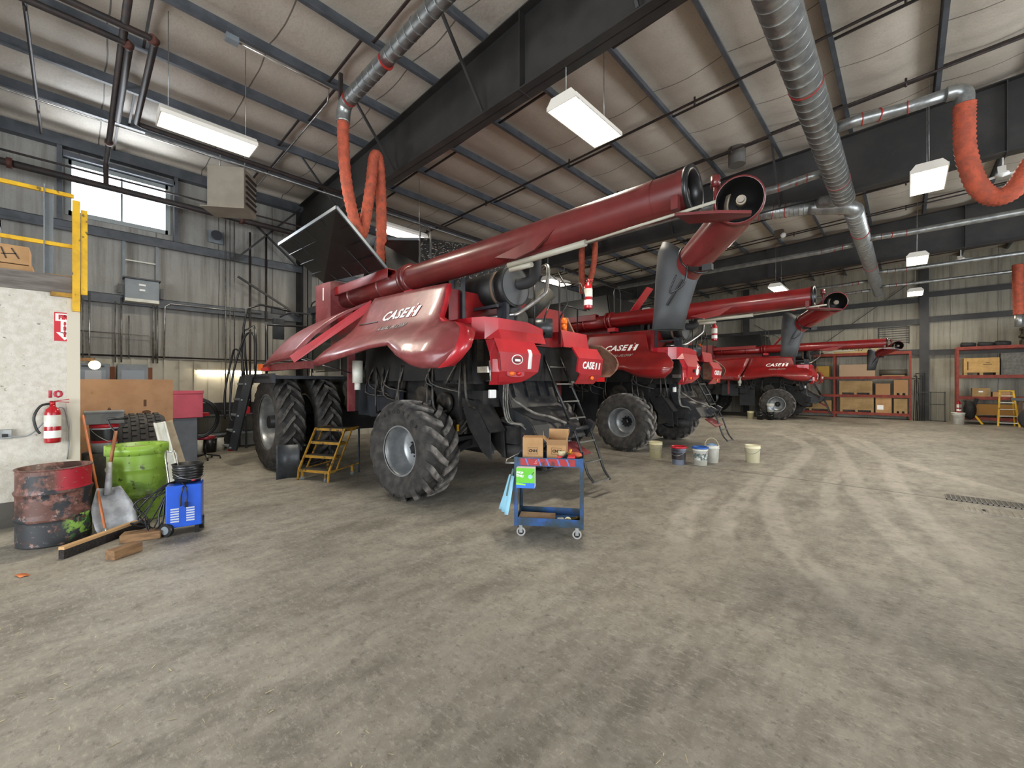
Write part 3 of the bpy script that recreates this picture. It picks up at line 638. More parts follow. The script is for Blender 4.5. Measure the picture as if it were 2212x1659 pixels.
    if o1:
        ed = [(.86, 3.03), (.9, 2.8), (.93, 2.56), (1.05, 2.48), (1.33, 2.45), (1.48, 2.36), (1.56, 2.24), (1.6, 2.1), (1.52, 1.97), (1.4, 1.88)]
        e1 = [Vector((x, prof_y(z) + (.55 * (x - 1.25) ** 1.3 if x > 1.25 else 0) + .01, z)) for x, z in ed]
        obj('panel_edge', B().grid([e1, [p + Vector((.02 if i < 3 else .05, .07 if i < 3 else .2, 0 if i < 3 else (-.02 if i < 6 else .03))) for i, p in enumerate(e1)]], (-.01, .004, 0)), red_b, sp)
    pr_ = A('side_panel', lambda: side_panel(PAIR2), M('panel_inner', '#7d5243', '#94705c', rough=.6, scale=5), key='sp2r'); pr_.scale = (.9, -1, 1)
    if o1:
        q = [(-1.24, -1.55, 3.1), (-2.98, -1.6, 2.96), (-3.62, -2.5, 2.1), (-1.84, -2.6, 2.13)]
        rows = []
        for j in range(9):
            s = j / 8; r_ = []
            for i in range(9):
                u = i / 8; a = Vector(q[0]).lerp(Vector(q[1]), u); c = Vector(q[3]).lerp(Vector(q[2]), u); p = a.lerp(c, s); p += Vector((0, -.1, .11)) * math.sin(PI * s) * .8
                if u > .7: p.z -= .3 * (u - .7) ** 1.5 * s
                r_.append(p)
            rows.append(r_)
        fp = A('front_side_panel', B().grid(rows, (.01, .03, -.03)), red_d)
        obj('panel_lip', B().prism([(-1.2, -1.58, 3.09), (-1.84, -2.62, 2.14), (-1.82, -2.56, 2.04), (-1.2, -1.6, 2.92)], (.02, 0, 0)), red_b, fp)
        obj('gas_strut', B().cyl((-2.6, -2.2, 2.2), (-2.6, -1.5, 1.98), .012, n=6), chrome, fp); obj('gas_strut', B().cyl((-2.1, -2.35, 2.12), (-2.1, -1.5, 1.9), .012, n=6), chrome, fp)
    else:
        fp = A('front_side_panel', lambda: side_panel(PAIRF), pm, key='spf')
    # rear shields
    L = [(-1.05, -.95, 1.69, 0), (-1.08, -.62, 1.73, 0), (-1.12, -.5, 1.79, 0), (-1.15, -.38, 1.87, 0), (-1.18, -.36, 2.0, 0), (-1.2, -.35, 2.12, 0), (-1.2, -.4, 2.3, 0)]
    sh = A('rear_shield', lambda: rear_shield(L), red_b, key='rsh')
    obj('shield_edge', B().prism([(shield_x(z), y, z) for y, z in ((-1.2, 2.28), (-1.2, 2.1), (-1.14, 1.86), (-1.05, 1.69))] + [(shield_x(z) - .1, y - .07, z) for y, z in ((-1.05, 1.69), (-1.14, 1.86), (-1.2, 2.1), (-1.2, 2.28))], (.0, .02, 0)), red_b, sh, key='rshe')
    Rr = [(.74, 1.28, 1.7, 0), (.72, 1.3, 1.78, 0), (.7, 1.32, 1.86, 0), (.6, 1.33, 1.9, 0), (.6, 1.33, 2.12, 0), (.55, 1.28, 2.3, 0)]
    sh2 = A('rear_shield', lambda: rear_shield(Rr), red_b, key='rsh2')
    band = lambda: B().grid([[(.35, -1.3, z), (.75, -1.3, z), (1.0, -1.27, z), (1.18, -1.2, z), (1.3 if z < 2.4 else 1.24, -1.0, z), (1.3 if z < 2.4 else 1.24, -.4, z), (1.3 if z < 2.4 else 1.24, -.05, z - (.07 if z > 2.5 else 0))] for z in (2.3, 2.45, 2.6)], (-.03, .02, 0), smooth=False)
    A('hood_band', band, red_b, key='band')
    A('hood_band', lambda: B().grid([[(1.24, .5, 2.3), (1.24, 1.22, 2.3), (1.15, 1.3, 2.3), (.4, 1.32, 2.3)], [(1.2, .46, 2.58), (1.2, 1.2, 2.56), (1.12, 1.28, 2.56), (.4, 1.3, 2.56)]], (-.03, 0, 0), smooth=False), red_b, key='band2')
    A('hood_recess', lambda: B().bb(1.0, 1.03, -.08, .5, 2.3, 2.55).bb(1.0, 1.22, -.08, -.05, 2.3, 2.55).bb(1.0, 1.2, .46, .5, 2.3, 2.55).bb(.3, 1.0, -1.28, 1.3, 2.5, 2.52), red, key='recess')
    def onrear(y0_, z0_): return lambda x, y, z: (shield_x(z0_ + y) + .003 + z, y0_ + x, z0_ + y)
    if o1:
        lettering('1', .34, onrear(-.58, 2.03), whitetx, sh, bold=.02)
        e = B(); n = 32
        for ra, rb, wd in ((.105, .062, .012),):
            ring = [(shield_x(2.03 + rb * math.sin(2 * PI * i / n)) + .004, -.84 + ra * math.cos(2 * PI * i / n), 2.03 + rb * math.sin(2 * PI * i / n)) for i in range(n)]
            e.tube(ring, .007, 6, closed=True)
        e.box((1.45, -.84, 2.02), (.01, .1, .03)); obj('round_emblem', e, whitetx, sh)
        obj('emblem_center', B().prism([(1.432, -.84 + .075 * math.cos(2 * PI * i / 20), 2.03 + .045 * math.sin(2 * PI * i / 20)) for i in range(20)], (.012, 0, 0)), M('emblem_dark', '#5e2226'), sh)
    else:
        lettering(num, .34, onrear(-.55, 2.03), whitetx, sh, bold=.02)
        obj('round_emblem', B().prism([(1.445, -.8 + .06 * math.cos(2 * PI * i / 20), 2.02 + .045 * math.sin(2 * PI * i / 20)) for i in range(20)], (.01, 0, 0)), plastic_k, sh)
    obj('amber_lamp', B().ball((1.42, -.92, 1.84), (.02, .055, .03)), orange, sh); obj('red_lamp', B().ball((1.425, -.79, 1.84), (.02, .05, .03)), redlens, sh)
    obj('lamp_recess', B().prism([(1.40 + .012 * 0, -.84 + .17 * math.copysign(min(1, abs(1.25 * math.cos(2 * PI * i / 24))), math.cos(2 * PI * i / 24)), 1.84 + .045 * math.sin(2 * PI * i / 24)) for i in range(24)], (.018, 0, 0)), M('lamp_bezel', '#a8353d', rough=.4), sh)
    lettering('CASE', .16, onrear(.9, 2.0), whitetx, sh2, bold=.006, sx=.88, spacing=1.08)
    e = B()
    for cy_ in (1.12, 1.22): e.prism([(shield_x(1.945) + .006, cy_ - .02, 1.945), (shield_x(1.945) + .006, cy_ + .015, 1.945), (shield_x(2.055) + .006, cy_ + .03, 2.055), (shield_x(2.055) + .006, cy_ - .005, 2.055)], (.003, 0, 0))
    obj('emblem', e, whitetx, sh2, key='remb')
    obj('amber_lamp', B().ball((1.41, 1.05, 1.8), (.02, .05, .035)), orange, sh2)
    A('red_reflector', B().bb(1.3, 1.31, 1.35, 1.62, 1.74, 1.82), redlens, key='rref')
    # engine deck
    dm = M('drum_black', '#0f0f10', '#181818', rough=.55, scale=5)
    b = B().cyl((.18, -.55, 3.12), (.98, -.55, 3.12), .265, n=36).cyl((.98, -.55, 3.12), (1.14, -.55, 3.12), .3, n=36); t = A('air_intake_drum', b, dm, key='drum')
    obj('drum_face', B().cyl((1.14, -.55, 3.12), (1.15, -.55, 3.12), .27, n=36), M('drum_grey', '#4a4d50', rough=.45), t, key='dface')
    obj('drum_strap', B().lathe([(.27, .86), (.275, .86), (.275, .92), (.27, .92)], o=(0, -.55, 3.12), axis='X', n=36), M('strap_dusty', '#6b5a48', rough=.8), t, key='dstrap')
    obj('intake_elbow', B().tube(smooth_path([(1.14, -.5, 3.16), (1.28, -.47, 3.16), (1.38, -.44, 3.22), (1.4, -.42, 3.35), (1.4, -.4, 3.62)], 5), .085, 14), M('rubber_elbow', '#2a2a2b', rough=.7), t, key='elbow')
    b = B().bb(.42, .46, -1.15, -1.1, 2.5, 3.22).bb(.62, .66, -1.15, -1.1, 2.5, 3.22).bb(.44, .64, -1.14, -1.12, 2.6, 3.1).bb(1.02, 1.06, -.75, -.35, 2.5, 2.86).bb(.2, 1.1, -.9, -.86, 2.78, 2.82).bb(.92, 1.12, -.72, -.66, 2.55, 2.9)
    A('deck_bracket', b, charcoal, key='dbr')
    A('coolant_pipe', B().tube(smooth_path([(.75, -.75, 2.68), (1.12, -.62, 2.7), (1.2, -.52, 2.74), (1.45, -.3, 2.98), (1.48, -.26, 3.1), (1.48, -.22, 3.36), (1.42, -.2, 3.44), (1.34, -.22, 3.4)], 3), .03, 10), chrome, key='cpipe')
    b = B().cyl((.55, -.35, 2.68), (1.1, -.35, 2.68), .12, n=20).cyl((.8, .05, 2.78), (1.05, .35, 3.2), .13, n=20).cyl((.7, .05, 2.65), (.7, .05, 2.9), .12, n=16); A('engine_part', b, M('engine_olive', '#3f3d33', '#2c2a26', rough=.6, scale=7), key='eng')
    b = B().cyl((.85, -.12, 2.58), (1.2, .22, 2.58), .155, n=24); A('air_filter_housing', b, M('filter_black', '#232629', rough=.35), key='afh')
    A('tank_rear_post', B().bb(.2, .26, .3, .45, 2.5, 3.4).bb(-.7, -.6, -.9, 1.3, 2.9, 3.5), red_b, key='trp')
    b = B(); b.bb(-.7, .15, -1.0, 1.1, 2.45, 3.3).bb(.1, .5, -.9, -.4, 2.45, 2.65); A('engine_block', b, blk_d, key='eblk')
    # deck rails, extinguisher is its own thing
    b = B()
    for pts in ([(1.2, .42, 2.35), (1.2, .42, 3.35), (.95, .42, 3.55), (.9, .42, 3.0)], [(1.16, .98, 2.4), (1.16, .98, 3.0), (1.35, 1.05, 2.95), (1.25, .95, 3.4), (.8, .95, 3.5)], [(1.2, .42, 2.75), (1.3, .5, 3.0), (1.2, .6, 3.3), (1.1, .5, 3.55)], [(1.3, 1.05, 2.95), (1.0, .7, 3.05)], [(1.2, .05, 2.45), (1.2, .05, 2.75), (1.2, .2, 3.0)], [(1.2, -.2, 2.45), (1.2, -.2, 3.3)]): b.tube(pts, .014, 6)
    A('deck_rail', b, plastic_k, key='drails')
    A('tank_handle', B().tube(smooth_path([(-.62, -1.0, 3.5), (-.62, -1.0, 4.25), (-.56, -.94, 4.33), (-.5, -.88, 4.2), (-.5, -.88, 3.5)], 3), .014, 6), plastic_k, key='thand')
    A('beacon', B().cyl((1.05, .75, 2.58), (1.05, .75, 2.72), .05, n=12).lathe([(.055, .14), (.055, .2), (.03, .24), (0, .24)], o=(1.05, .75, 2.58), n=14), orange, key='rbeac')
    # auger
    au = A('unloading_auger', lambda: auger(), red_a if o1 else red, key='aug%d' % o1)
    y, z = -1.18, 3.42
    for x, rr_, wd in ((-2.55, .2, .03), (-1.42, .21, .03), (-.72, .225, .04), (-.6, .235, .05)):
        fl = B().lathe([(rr_ - .06, x), (rr_, x), (rr_, x + wd), (rr_ - .06, x + wd)], o=(0, y, z), axis='X', n=32)
        for k in range(12): a = 2 * PI * k / 12; fl.ball((x - .008, y + (rr_ - .02) * math.cos(a), z + (rr_ - .02) * math.sin(a)), .014, 6)
        obj('flange', fl, red_a if o1 else red, au, key='afl%d%.2f' % (o1, x))
    obj('pivot_bracket', B().box((-.55, y, z - .26), (.22, .2, .1)), red_b, au, key='apb')
    obj('auger_elbow', B().tube(smooth_path([(-3.1, y + .02, z - .02), (-3.28, y + .06, z - .1), (-3.32, y + .1, z - .3), (-3.3, y + .15, z - .6)], 5), .17, 20), red_a if o1 else red, au, key='ael%d' % o1)
    obj('seal_ring', B().lathe([(.197, 3.86), (.215, 3.86), (.215, 3.9), (.19, 3.9), (.17, 3.9), (.17, 3.8)], o=(0, y, z), axis='X', n=36), plastic_k, au, key='seal')
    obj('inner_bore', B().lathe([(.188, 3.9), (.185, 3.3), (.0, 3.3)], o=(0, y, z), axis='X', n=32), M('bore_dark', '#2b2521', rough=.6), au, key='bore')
    obj('drive_dog', B().cyl((3.35, y, z), (3.84, y, z), .03, n=10).bar((3.8, y - .08, z), (3.8, y + .08, z + .05), .03), chrome, au, key='dog')
    obj('linear_actuator', B().cyl((1.72, y - .12, z - .27), (2.85, y - .14, z - .26), .035, n=10).cyl((1.75, y - .12, z - .33), (2.1, y - .12, z - .33), .03, n=10).cyl((2.8, y - .14, z - .26), (4.1, y - .1, z - .2), .014, n=8), M('actuator_grey', '#a19d8e', rough=.45), au, key='act')
    # folded spout
    hb = B().prism([(3.78, y - .16, z - .245), (3.8, y + .12, z - .245), (4.1, y + .22, z - .275), (4.3, y + .16, z - .3), (4.32, y + .1, z - .3), (4.1, y + .0, z - .265)], (0, 0, .025)).bb(3.78, 3.84, y - .24, y - .18, z - .22, z - .1)
    hb.cyl((4.0, y + .22, z - .2), (4.0, y + .22, z + .16), .018, n=8).cyl((4.0, y + .22, z + .06), (4.0, y + .22, z + .16), .04, n=10); obj('hinge_bracket', hb, red_a, au, key='hb')
    return r, au
bootm = M('spout_boot', '#3e3f40', '#303132', rough=.6, scale=2)
def finish_combine(r, au, o1):
    A = lambda nm, bb_, m, **k: obj(nm, bb_, m, r, **k)
    def ring(b, c, n_, rad, ry=None, N_=28):
        n_ = Vector(n_).normalized(); a = n_.cross(Vector((0, 0, 1))).normalized(); d = n_.cross(a)
        return [b.bm.verts.new(Vector(c) + a * rad * math.cos(2 * PI * i / N_) + d * (ry or rad) * math.sin(2 * PI * i / N_)) for i in range(N_)]
    def skin(b, rs):
        for P_, Q_ in zip(rs, rs[1:]):
            for i in range(len(P_)): b.bm.faces.new((P_[i], P_[(i + 1) % len(P_)], Q_[(i + 1) % len(Q_)], Q_[i])).smooth = True
    def spout():
        b = B(); fn = (.2, -.94, -.26)
        skin(b, [ring(b, (4.2, -.98, 3.3), fn, .185), ring(b, (4.2, -.98, 3.3), fn, .2), ring(b, (4.19, -.94, 3.3), fn, .2), ring(b, (4.19, -.92, 3.3), fn, .185), ring(b, (4.12, -.8, 3.28), (.45, -.8, .2), .18), ring(b, (4.0, -.68, 3.22), (.7, -.6, .35), .172), ring(b, (3.75, -.5, 3.1), (.7, -.5, .42), .168), ring(b, (3.42, -.28, 2.92), (.7, -.5, .42), .165)])
        return b
    sp = obj('spout', spout, red_a if o1 else red, au, key='spout%d' % o1)
    def bore():
        b = B(); skin(b, [ring(b, (4.2, -.985, 3.3), (.2, -.94, -.26), .184), ring(b, (4.13, -.76, 3.3), (.2, -.94, -.26), .15), ring(b, (4.13, -.75, 3.3), (.2, -.94, -.26), .01)]); return b
    steelw = M('auger_steel', '#6b675f', '#8a7a64', rough=.5, metal=.5, scale=9)
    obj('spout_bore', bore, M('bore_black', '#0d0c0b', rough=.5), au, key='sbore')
    b = B().cyl((4.17, -.82, 3.32), (4.22, -1.0, 3.29), .04, n=14).cyl((4.22, -1.0, 3.29), (4.225, -1.03, 3.285), .026, n=12)
    b.grid([[(4.08 + .022 * i - .02 * math.sin(PI * j / 6), -.93 - .012 * i, 3.17 + .036 * j) for i in range(3)] for j in range(7)], (.0, .02, 0)); obj('auger_stub', b, steelw, au, key='stub')
    def boot():
        b = B(); rs = []
        for f, rad, ry in ((0, .2, .17), (.08, .23, .2), (.3, .225, .19), (.7, .19, .13), (1, .175, .1)):
            c = Vector((3.42, -.3, 3.1)).lerp(Vector((3.33, -.42, 2.3)), f); n_ = Vector((.5, -.4, .75)).lerp(Vector((.1, .0, 1)), min(1, f * 3))
            rs.append([b.bm.verts.new(c + (Vector((.70, .71, 0)) * rad * math.cos(2 * PI * i / 28)) + (Vector((-.71, .7, 0)) * ry * math.sin(2 * PI * i / 28)) + Vector((0, 0, -.18 * math.cos(2 * PI * i / 28) * (1 - min(1, f * 3))))) for i in range(28)])
        skin(b, rs); return b
    o = obj('spout_boot', boot, bootm, au, key='boot')
    if not o.modifiers: md = o.modifiers.new('t', 'SOLIDIFY'); md.thickness = .012
    b = B().tube([Vector((3.62, -.4, 3.03)) + Vector((.5, .6, -.3)).normalized() * .0 + (Vector((.58, .81, 0)) * math.cos(a) + Vector((-.34, .25, .9)) * math.sin(a)) * .182 for a in [2 * PI * i / 24 for i in range(24)]], .01, 6, closed=True)
    b.bar((3.62, -.55, 2.9), (3.75, -.62, 2.86), .04).box((3.82, -.62, 2.86), (.09, .06, .06)); b.tube(smooth_path([(3.6, -.55, 2.95), (3.56, -.56, 2.75), (3.42, -.58, 2.68), (3.5, -.6, 2.85)]), .01, 6); b.bar((3.55, -.56, 2.8), (3.38, -.56, 2.55), .03, .02)
    obj('spout_camera', b, plastic_k, au, key='scam')
    # straw chute, spreader, plates
    A('side_screen', B().bb(.3, 1.05, -1.22, -1.1, 1.7, 2.3).bb(.4, .46, -1.25, -1.2, 1.72, 2.28).bb(.62, .66, -1.25, -1.2, 1.72, 2.28).bb(.8, .84, -1.25, -1.2, 1.72, 2.28), blk_d, key='scr')
    def chute():
        b = B(); P = [(.72, 1.95), (.88, 1.5), (.95, 1.34), (1.15, 1.26), (1.36, 1.1), (1.5, .88)]
        b.grid([[(x, y, z) for x, z in P] for y in (-.42, -.1, .3, .7)], (0, 0, -.02), smooth=False)
        for y in (-.3, 0, .3, .55): b.bar((.75, y, 1.93), (.9, y, 1.5), .03, .05)
        b.prism([(x, -.43, z) for x, z in P] + [(1.36, -.43, .75), (1.1, -.43, .8), (.85, -.43, 1.1), (.7, -.43, 1.5), (.65, -.43, 1.9)], (0, -.02, 0))
        b.prism([(x, .7, z) for x, z in P] + [(1.36, .7, .75), (1.1, .7, .8), (.85, .7, 1.1), (.7, .7, 1.5), (.65, .7, 1.9)], (0, .02, 0)); return b
    A('straw_chute', chute, M('chute_black', '#191a1d', '#25272a', rough=.45, scale=3, c3='#4f4a40', s3=9, t3=(.55, .75)), key='chute')
    dp = [(.3, 0, 1.5), (.62, 0, 1.45), (.95, 0, 1.0), (.98, 0, .62), (.8, 0, .72), (.5, 0, 1.05)]
    for yy in (-.9, -.62): A('deflector_plate', lambda: B().prism([(x, yy, z) for x, _, z in dp], (0, .03, 0)), blk_d, key='dp%.2f' % yy)
    A('deflector_cover', lambda: B().prism([(.62, -.9, 1.45), (.62, -.6, 1.45), (.97, -.6, 1.0), (.97, -.9, 1.0)], (.02, 0, .02)), blk_d, key='dcov')
    A('spreader_housing', lambda: B().bb(.75, 1.15, -.55, -.1, .82, 1.08).prism([(.7, -.58, 1.18), (.7, -.02, 1.18), (1.2, -.02, 1.08), (1.2, -.58, 1.08)], (0, 0, .02)).bb(.8, .86, -.5, -.44, 1.0, 1.2), blk_d, key='shou')
    A('cross_beam', lambda: B().bb(.2, .7, -.8, .8, 1.35, 1.6), blk_d, key='cbeam')
    A('spreader_disc', lambda: B().cyl((.95, -.3, .6), (.95, -.3, .8), .25, n=18), blk_d, key='sdisc')
    A('low_beam', lambda: B().bb(-1.4, -.5, .5, .6, .36, .56), charcoal, key='lbeam')
    A('yellow_decal', B().bb(-.75, -.7, .495, .5, .42, .54).bb(.28, .3, -.96, -.92, .98, 1.08), yellow, key='ydec')
    b = B()
    for dy in (0, .04, .08): tube_path(b, [(1.05, -.7 + dy, 1.75), (1.02, -.68 + dy, 1.4), (1.05, -.62 + dy, 1.15), (1.2, -.5 + dy, 1.1), (1.3, -.35 + dy, .92)], .013, 6)
    tube_path(b, [(1.0, -.5, 1.5), (1.25, -.3, 1.28), (1.35, 0, 1.2), (1.5, .2, 1.1)], .02, 8)
    A('hydraulic_hose', b, M('hose_grey', '#76736b', '#45423d', rough=.5, scale=10), key='hyd')
    A('work_light', B().bb(.98, 1.03, -.95, -.83, 1.5, 1.62), white, key='wl', bev=.01)
    A('latch_handle', B().tube([(1.3, -1.28, 1.74), (1.38, -1.28, 1.74), (1.38, -1.3, 2.0)], .01, 6).bb(1.1, 1.3, -1.26, -1.2, 1.85, 1.93), chrome, key='lh')
    # rear ladder
    def lad():
        b = B(); b.tube([(.85, .34, 2.34), (1.47, .34, 1.08)], .022, 8).tube([(.85, .78, 2.34), (1.47, .8, 1.05)], .022, 8)
        b.tube(smooth_path([(1.5, .36, 1.05), (1.62, .36, .78), (1.72, .38, .45), (1.78, .38, .32), (1.88, .38, .22)], 3), .02, 8).tube(smooth_path([(1.5, .82, 1.02), (1.62, .82, .75), (1.72, .84, .45), (1.78, .84, .32), (1.88, .84, .2)], 3), .02, 8)
        b.tube([(.85, .34, 2.34), (.85, .78, 2.34)], .02, 8); return b
    t = A('rear_ladder', lad, plastic_k, key='lad')
    for i, (x, z) in enumerate(((1.03, 1.98), (1.17, 1.7), (1.3, 1.42), (1.42, 1.16), (1.6, .8), (1.71, .5), (1.86, .22))): obj('rung', B().box((x, .58, z), (.05, .44, .02)), M('rung_steel', '#55544f', '#6f6c64', rough=.5, scale=8), t, key='rung%d' % i)
    b = B().box((1.47, .3, .98), (.14, .1, .26), Euler((0, .5, 0))).box((1.47, .85, .98), (.14, .1, .26), Euler((0, .5, 0))).cyl((1.5, .22, 1.0), (1.5, .92, 1.0), .035, n=10).box((1.4, .1, .95), (.2, .3, .06), Euler((0, .6, .2))); obj('ladder_hinge', b, blk, t, key='lhin')
    A('warning_flap', B().prism([(1.42, .02, .78), (1.42, .5, .78), (1.7, .55, .62), (1.7, 0, .6)], (.01, 0, .02)), red_d, key='wf')
CB = []
for i, (x0, y0, num, v, lb) in enumerate(((-5.25, 4.95, '1', 1, 'nearest red combine harvester with raised side panels and a white number 1 on its rear'),
        (-5.2, 11.2, '6', 2, 'middle red combine harvester with a white number 6 on its rear'),
        (-4.45, 24.62, '5', 3, 'farthest red combine harvester, parked by the orange racking'))):
    r, au = combine('combine_harvester', lb, x0, y0, num, v); r['group'] = 'red combine harvesters parked in a row'; finish_combine(r, au, v == 1)
extinguisher((-3.93, 6.02, 2.98), 0, 'red fire extinguisher mounted at the rear deck rail of the nearest combine', hose=False)
extinguisher((-3.85, 12.2, 2.9), 0, 'small red fire extinguisher at the rear deck rail of the middle combine', hose=False)
# ------------------------------------------------------------------ ceiling lights
lg = [(-8.0, 1.45, 5.68, 'fluorescent light fixture hanging at the upper left, nearest the high window', 1.2), (-3.43, 5.2, 5.6, 'fluorescent light fixture hanging above the unloading auger of the nearest combine', 1.1),
      (-9.4, 5.8, 5.6, 'fluorescent light fixture glowing behind the grain tank cover of the nearest combine', 1.2), (-9.5, 12.4, 5.55, 'fluorescent light fixture low behind the rear deck rails of the nearest combine', 1.2),
      (-9.6, 20.6, 5.5, 'distant fluorescent light fixture above the middle combine, left of the hanging spout', 1.2), (.3, 11.1, 5.58, 'square-looking fluorescent fixture hanging left of the curved orange hose', 1.1),
      (.25, 18.0, 5.58, 'fluorescent light fixture in front of the far grey roof beam at right', 1.1), (.28, 24.3, 5.55, 'lowest fluorescent light fixture, just in front of the far wall column', 1.1), (-3.7, 19.4, 5.55, 'small fluorescent light fixture above the tip of the middle combine auger', 1.1)]
fixt = M('fixture_white', '#e5e0d5', rough=.5)
proto = None
for i, (x, y, z, lb, ln) in enumerate(lg):
    if proto is None:
        t = thing('ceiling_light', lb, 'ceiling light', (x, y, z), 0, 'hanging fluorescent lights')
        obj('housing', B().prism([(-.24, -.62, 0), (.24, -.62, 0), (.17, -.62, .09), (-.17, -.62, .09)], (0, 1.24, 0)), fixt, t)
        b = B()
        for k in range(4): b.cyl((-.165 + .11 * k, -.58, -.02), (-.165 + .11 * k, .58, -.02), .032, n=8)
        obj('tube', b, lampm, t)
        obj('louver', B().bb(-.25, -.235, -.62, .62, -.06, .0).bb(.235, .25, -.62, .62, -.06, .0).bb(-.24, .24, -.62, -.605, -.06, .0).bb(-.24, .24, .605, .62, -.06, .0).bb(-.24, .24, -.53, -.525, -.05, -.0).bb(-.24, .24, .525, .53, -.05, -.0), fixt, t)
        obj('hanger', B().cyl((0, -.5, .09), (0, -.5, 1.6), .006, n=6), galv, t); obj('hanger', B().cyl((0, .5, .09), (0, .5, 1.6), .006, n=6), galv, t)
        proto = t
    else: t = clone(proto, (x, y, z), None, lb)
    area('lamp_light', (x, y, z - .057), (0, 0, 0), .45, 1.1, 75 if i else 85, (1, .93, .8))
# ------------------------------------------------------------------ ducts, hoses, pipes
def spiral(b, p, q, r, step=.16):
    p = Vector(p); q = Vector(q); L = (q - p).length; n = int(L / step); d = (q - p) / L
    b.cyl(p, q, r, n=24)
    for i in range(n + 1):
        c = p + d * (L * i / max(1, n)); b.cyl(c - d * .006, c + d * .006, r + .004, n=24)
tape = M('red_tape', '#9c2a22', rough=.5)
def tapes(t, pts, r):
    for p, d in pts:
        p = Vector(p); d = Vector(d).normalized(); obj('red_tape', B().cyl(p - d * .008, p + d * .008, r + .009, n=24), tape, t)
t = thing('main_duct', 'large silver spiral ventilation duct running under the roof at upper right', 'duct', (-1.0, 4, 5.82))
def dq(x, y, z): return (x + 1.0, y - 4, z - 5.82)
b = B(); spiral(b, dq(-1.0, -4, 5.82), dq(-1.0, 11.7, 5.82), .2, .22); obj('duct_run', b, galv, t)
b = B(); spiral(b, dq(-.9, 12.75, 5.82), dq(-.9, 25.0, 5.82), .19, .22); obj('duct_run', b, galv, t)
b = B(); b.tube([dq(*p) for p in smooth_path([(-.9, 12.9, 5.82), (-.95, 12.55, 5.84), (-1.2, 12.42, 5.9), (-1.7, 12.4, 6.02)], 5)], .17, 22); b.tube([dq(*p) for p in smooth_path([(-1.0, 11.6, 5.86), (-1.1, 12.1, 5.95), (-1.5, 12.3, 6.05)], 5)], .15, 20); obj('duct_elbow', b, galv, t)
b = B(); spiral(b, dq(-1.6, 12.4, 6.02), dq(-3.6, 12.4, 6.3), .17, .1); b.cyl(dq(-3.6, 12.4, 6.2), dq(-3.6, 12.4, 6.9), .18, n=20); obj('crossover_duct', b, galv, t)
tapes(t, [(dq(-1.0, 6.9, 5.82), (0, 1, 0)), (dq(-1.0, 10.6, 5.82), (0, 1, 0)), (dq(-.9, 14.6, 5.82), (0, 1, 0)), (dq(-.9, 19, 5.82), (0, 1, 0))], .2)
tapes(t, [(dq(-2.2, 12.4, 6.1), (1, 0, -.14)), (dq(-2.5, 12.4, 6.14), (1, .3, -.14)), (dq(-2.8, 12.4, 6.19), (1, .3, -.14)), (dq(-3.05, 12.4, 6.22), (1, 0, -.14)), (dq(-1.1, 12.45, 5.88), (1, .8, 0))], .172)
for (x0, x1, y, z, r, lb) in ((-.8, .45, 8.5, 5.86, .085, 'silver branch duct feeding the curved orange hose at right'), (-.8, 12, 15.4, 5.8, .08, 'long silver branch duct running right below the grey roof beam'),
        (-.8, 12, 20.3, 5.8, .07, 'silver branch duct running right, second from the far wall'), (-.8, 12, 22.9, 5.72, .06, 'thin silver branch duct running right, nearest the far wall'),
        (-1.2, -8, 10.5, 6.0, .085, 'silver branch duct running left behind the auger mouth of the nearest combine'), (-1.1, -9, 16.0, 5.85, .075, 'silver branch duct running left above the middle combine auger'),
        (-1.1, -3.4, 21.8, 5.8, .07, 'short silver branch duct ending above the middle combine auger tip'), (-1.1, -10, 23.4, 5.7, .06, 'thin silver branch duct running left by the far wall')):
    t = thing('branch_duct', lb, 'duct', (x0, y, z), 0, 'silver branch ducts'); s = 1 if x1 > x0 else -1
    obj('pipe', B().tube([(0, 0, 0), (.25 * s, 0, 0), (.8 * s, .12, .0), (x1 - x0, .12, 0)], r, 14), galv, t)
    if y == 8.5: obj('elbow', B().tube(smooth_path([(1.22, .12, 0), (1.33, .13, -.01), (1.4, .14, -.08), (1.4, .14, -.24)], 5), .1, 16), galv, t)
    tapes(t, [((.3 * s, .01, 0), (1, .2, 0)), ((.5 * s, .05, 0), (1, .5, 0)), ((.82 * s, .12, 0), (1, 0, 0))], r)
def hose(name, label, pts, r, m=hosem, group=None, n=14, k=10):
    P = smooth_path(pts, k); rr = [r * (1 + (.07 if i % 2 else -.05)) for i in range(len(P))]
    return tag(obj(name, B().tube(P, rr, n), m), label, 'hose', group)
hose('exhaust_hose', 'thick orange ribbed exhaust hose hanging in a curved loop at upper right', [(.6, 8.64, 5.66), (.6, 8.68, 5.4), (.62, 8.75, 5.0), (.72, 8.8, 4.55), (.88, 8.85, 4.32), (1.05, 8.85, 4.34), (1.2, 8.85, 4.6), (1.35, 8.85, 5.0), (1.45, 8.85, 5.9)], .115, k=12)
t = thing('branch_duct', 'silver duct with an elbow hanging above the nearest combine, feeding its orange hose', 'duct', (-6.95, 3.17, 6.5), 0, 'silver branch ducts')
b = B(); spiral(b, (.12, 0, 0), (16, 0, .3), .115, .17); obj('pipe', b, galv, t); obj('elbow', B().tube(smooth_path([(.14, 0, 0), (.0, 0, -.03), (-.07, 0, -.14), (-.08, 0, -.3)], 5), .115, 18), galv, t)
tapes(t, [((.16, 0, 0), (1, 0, 0)), ((1.35, 0, 0), (1, 0, 0))], .115)
obj('hanger_post', B().bb(-.2, -.15, -.03, .03, -.35, .6), blackpipe, t)
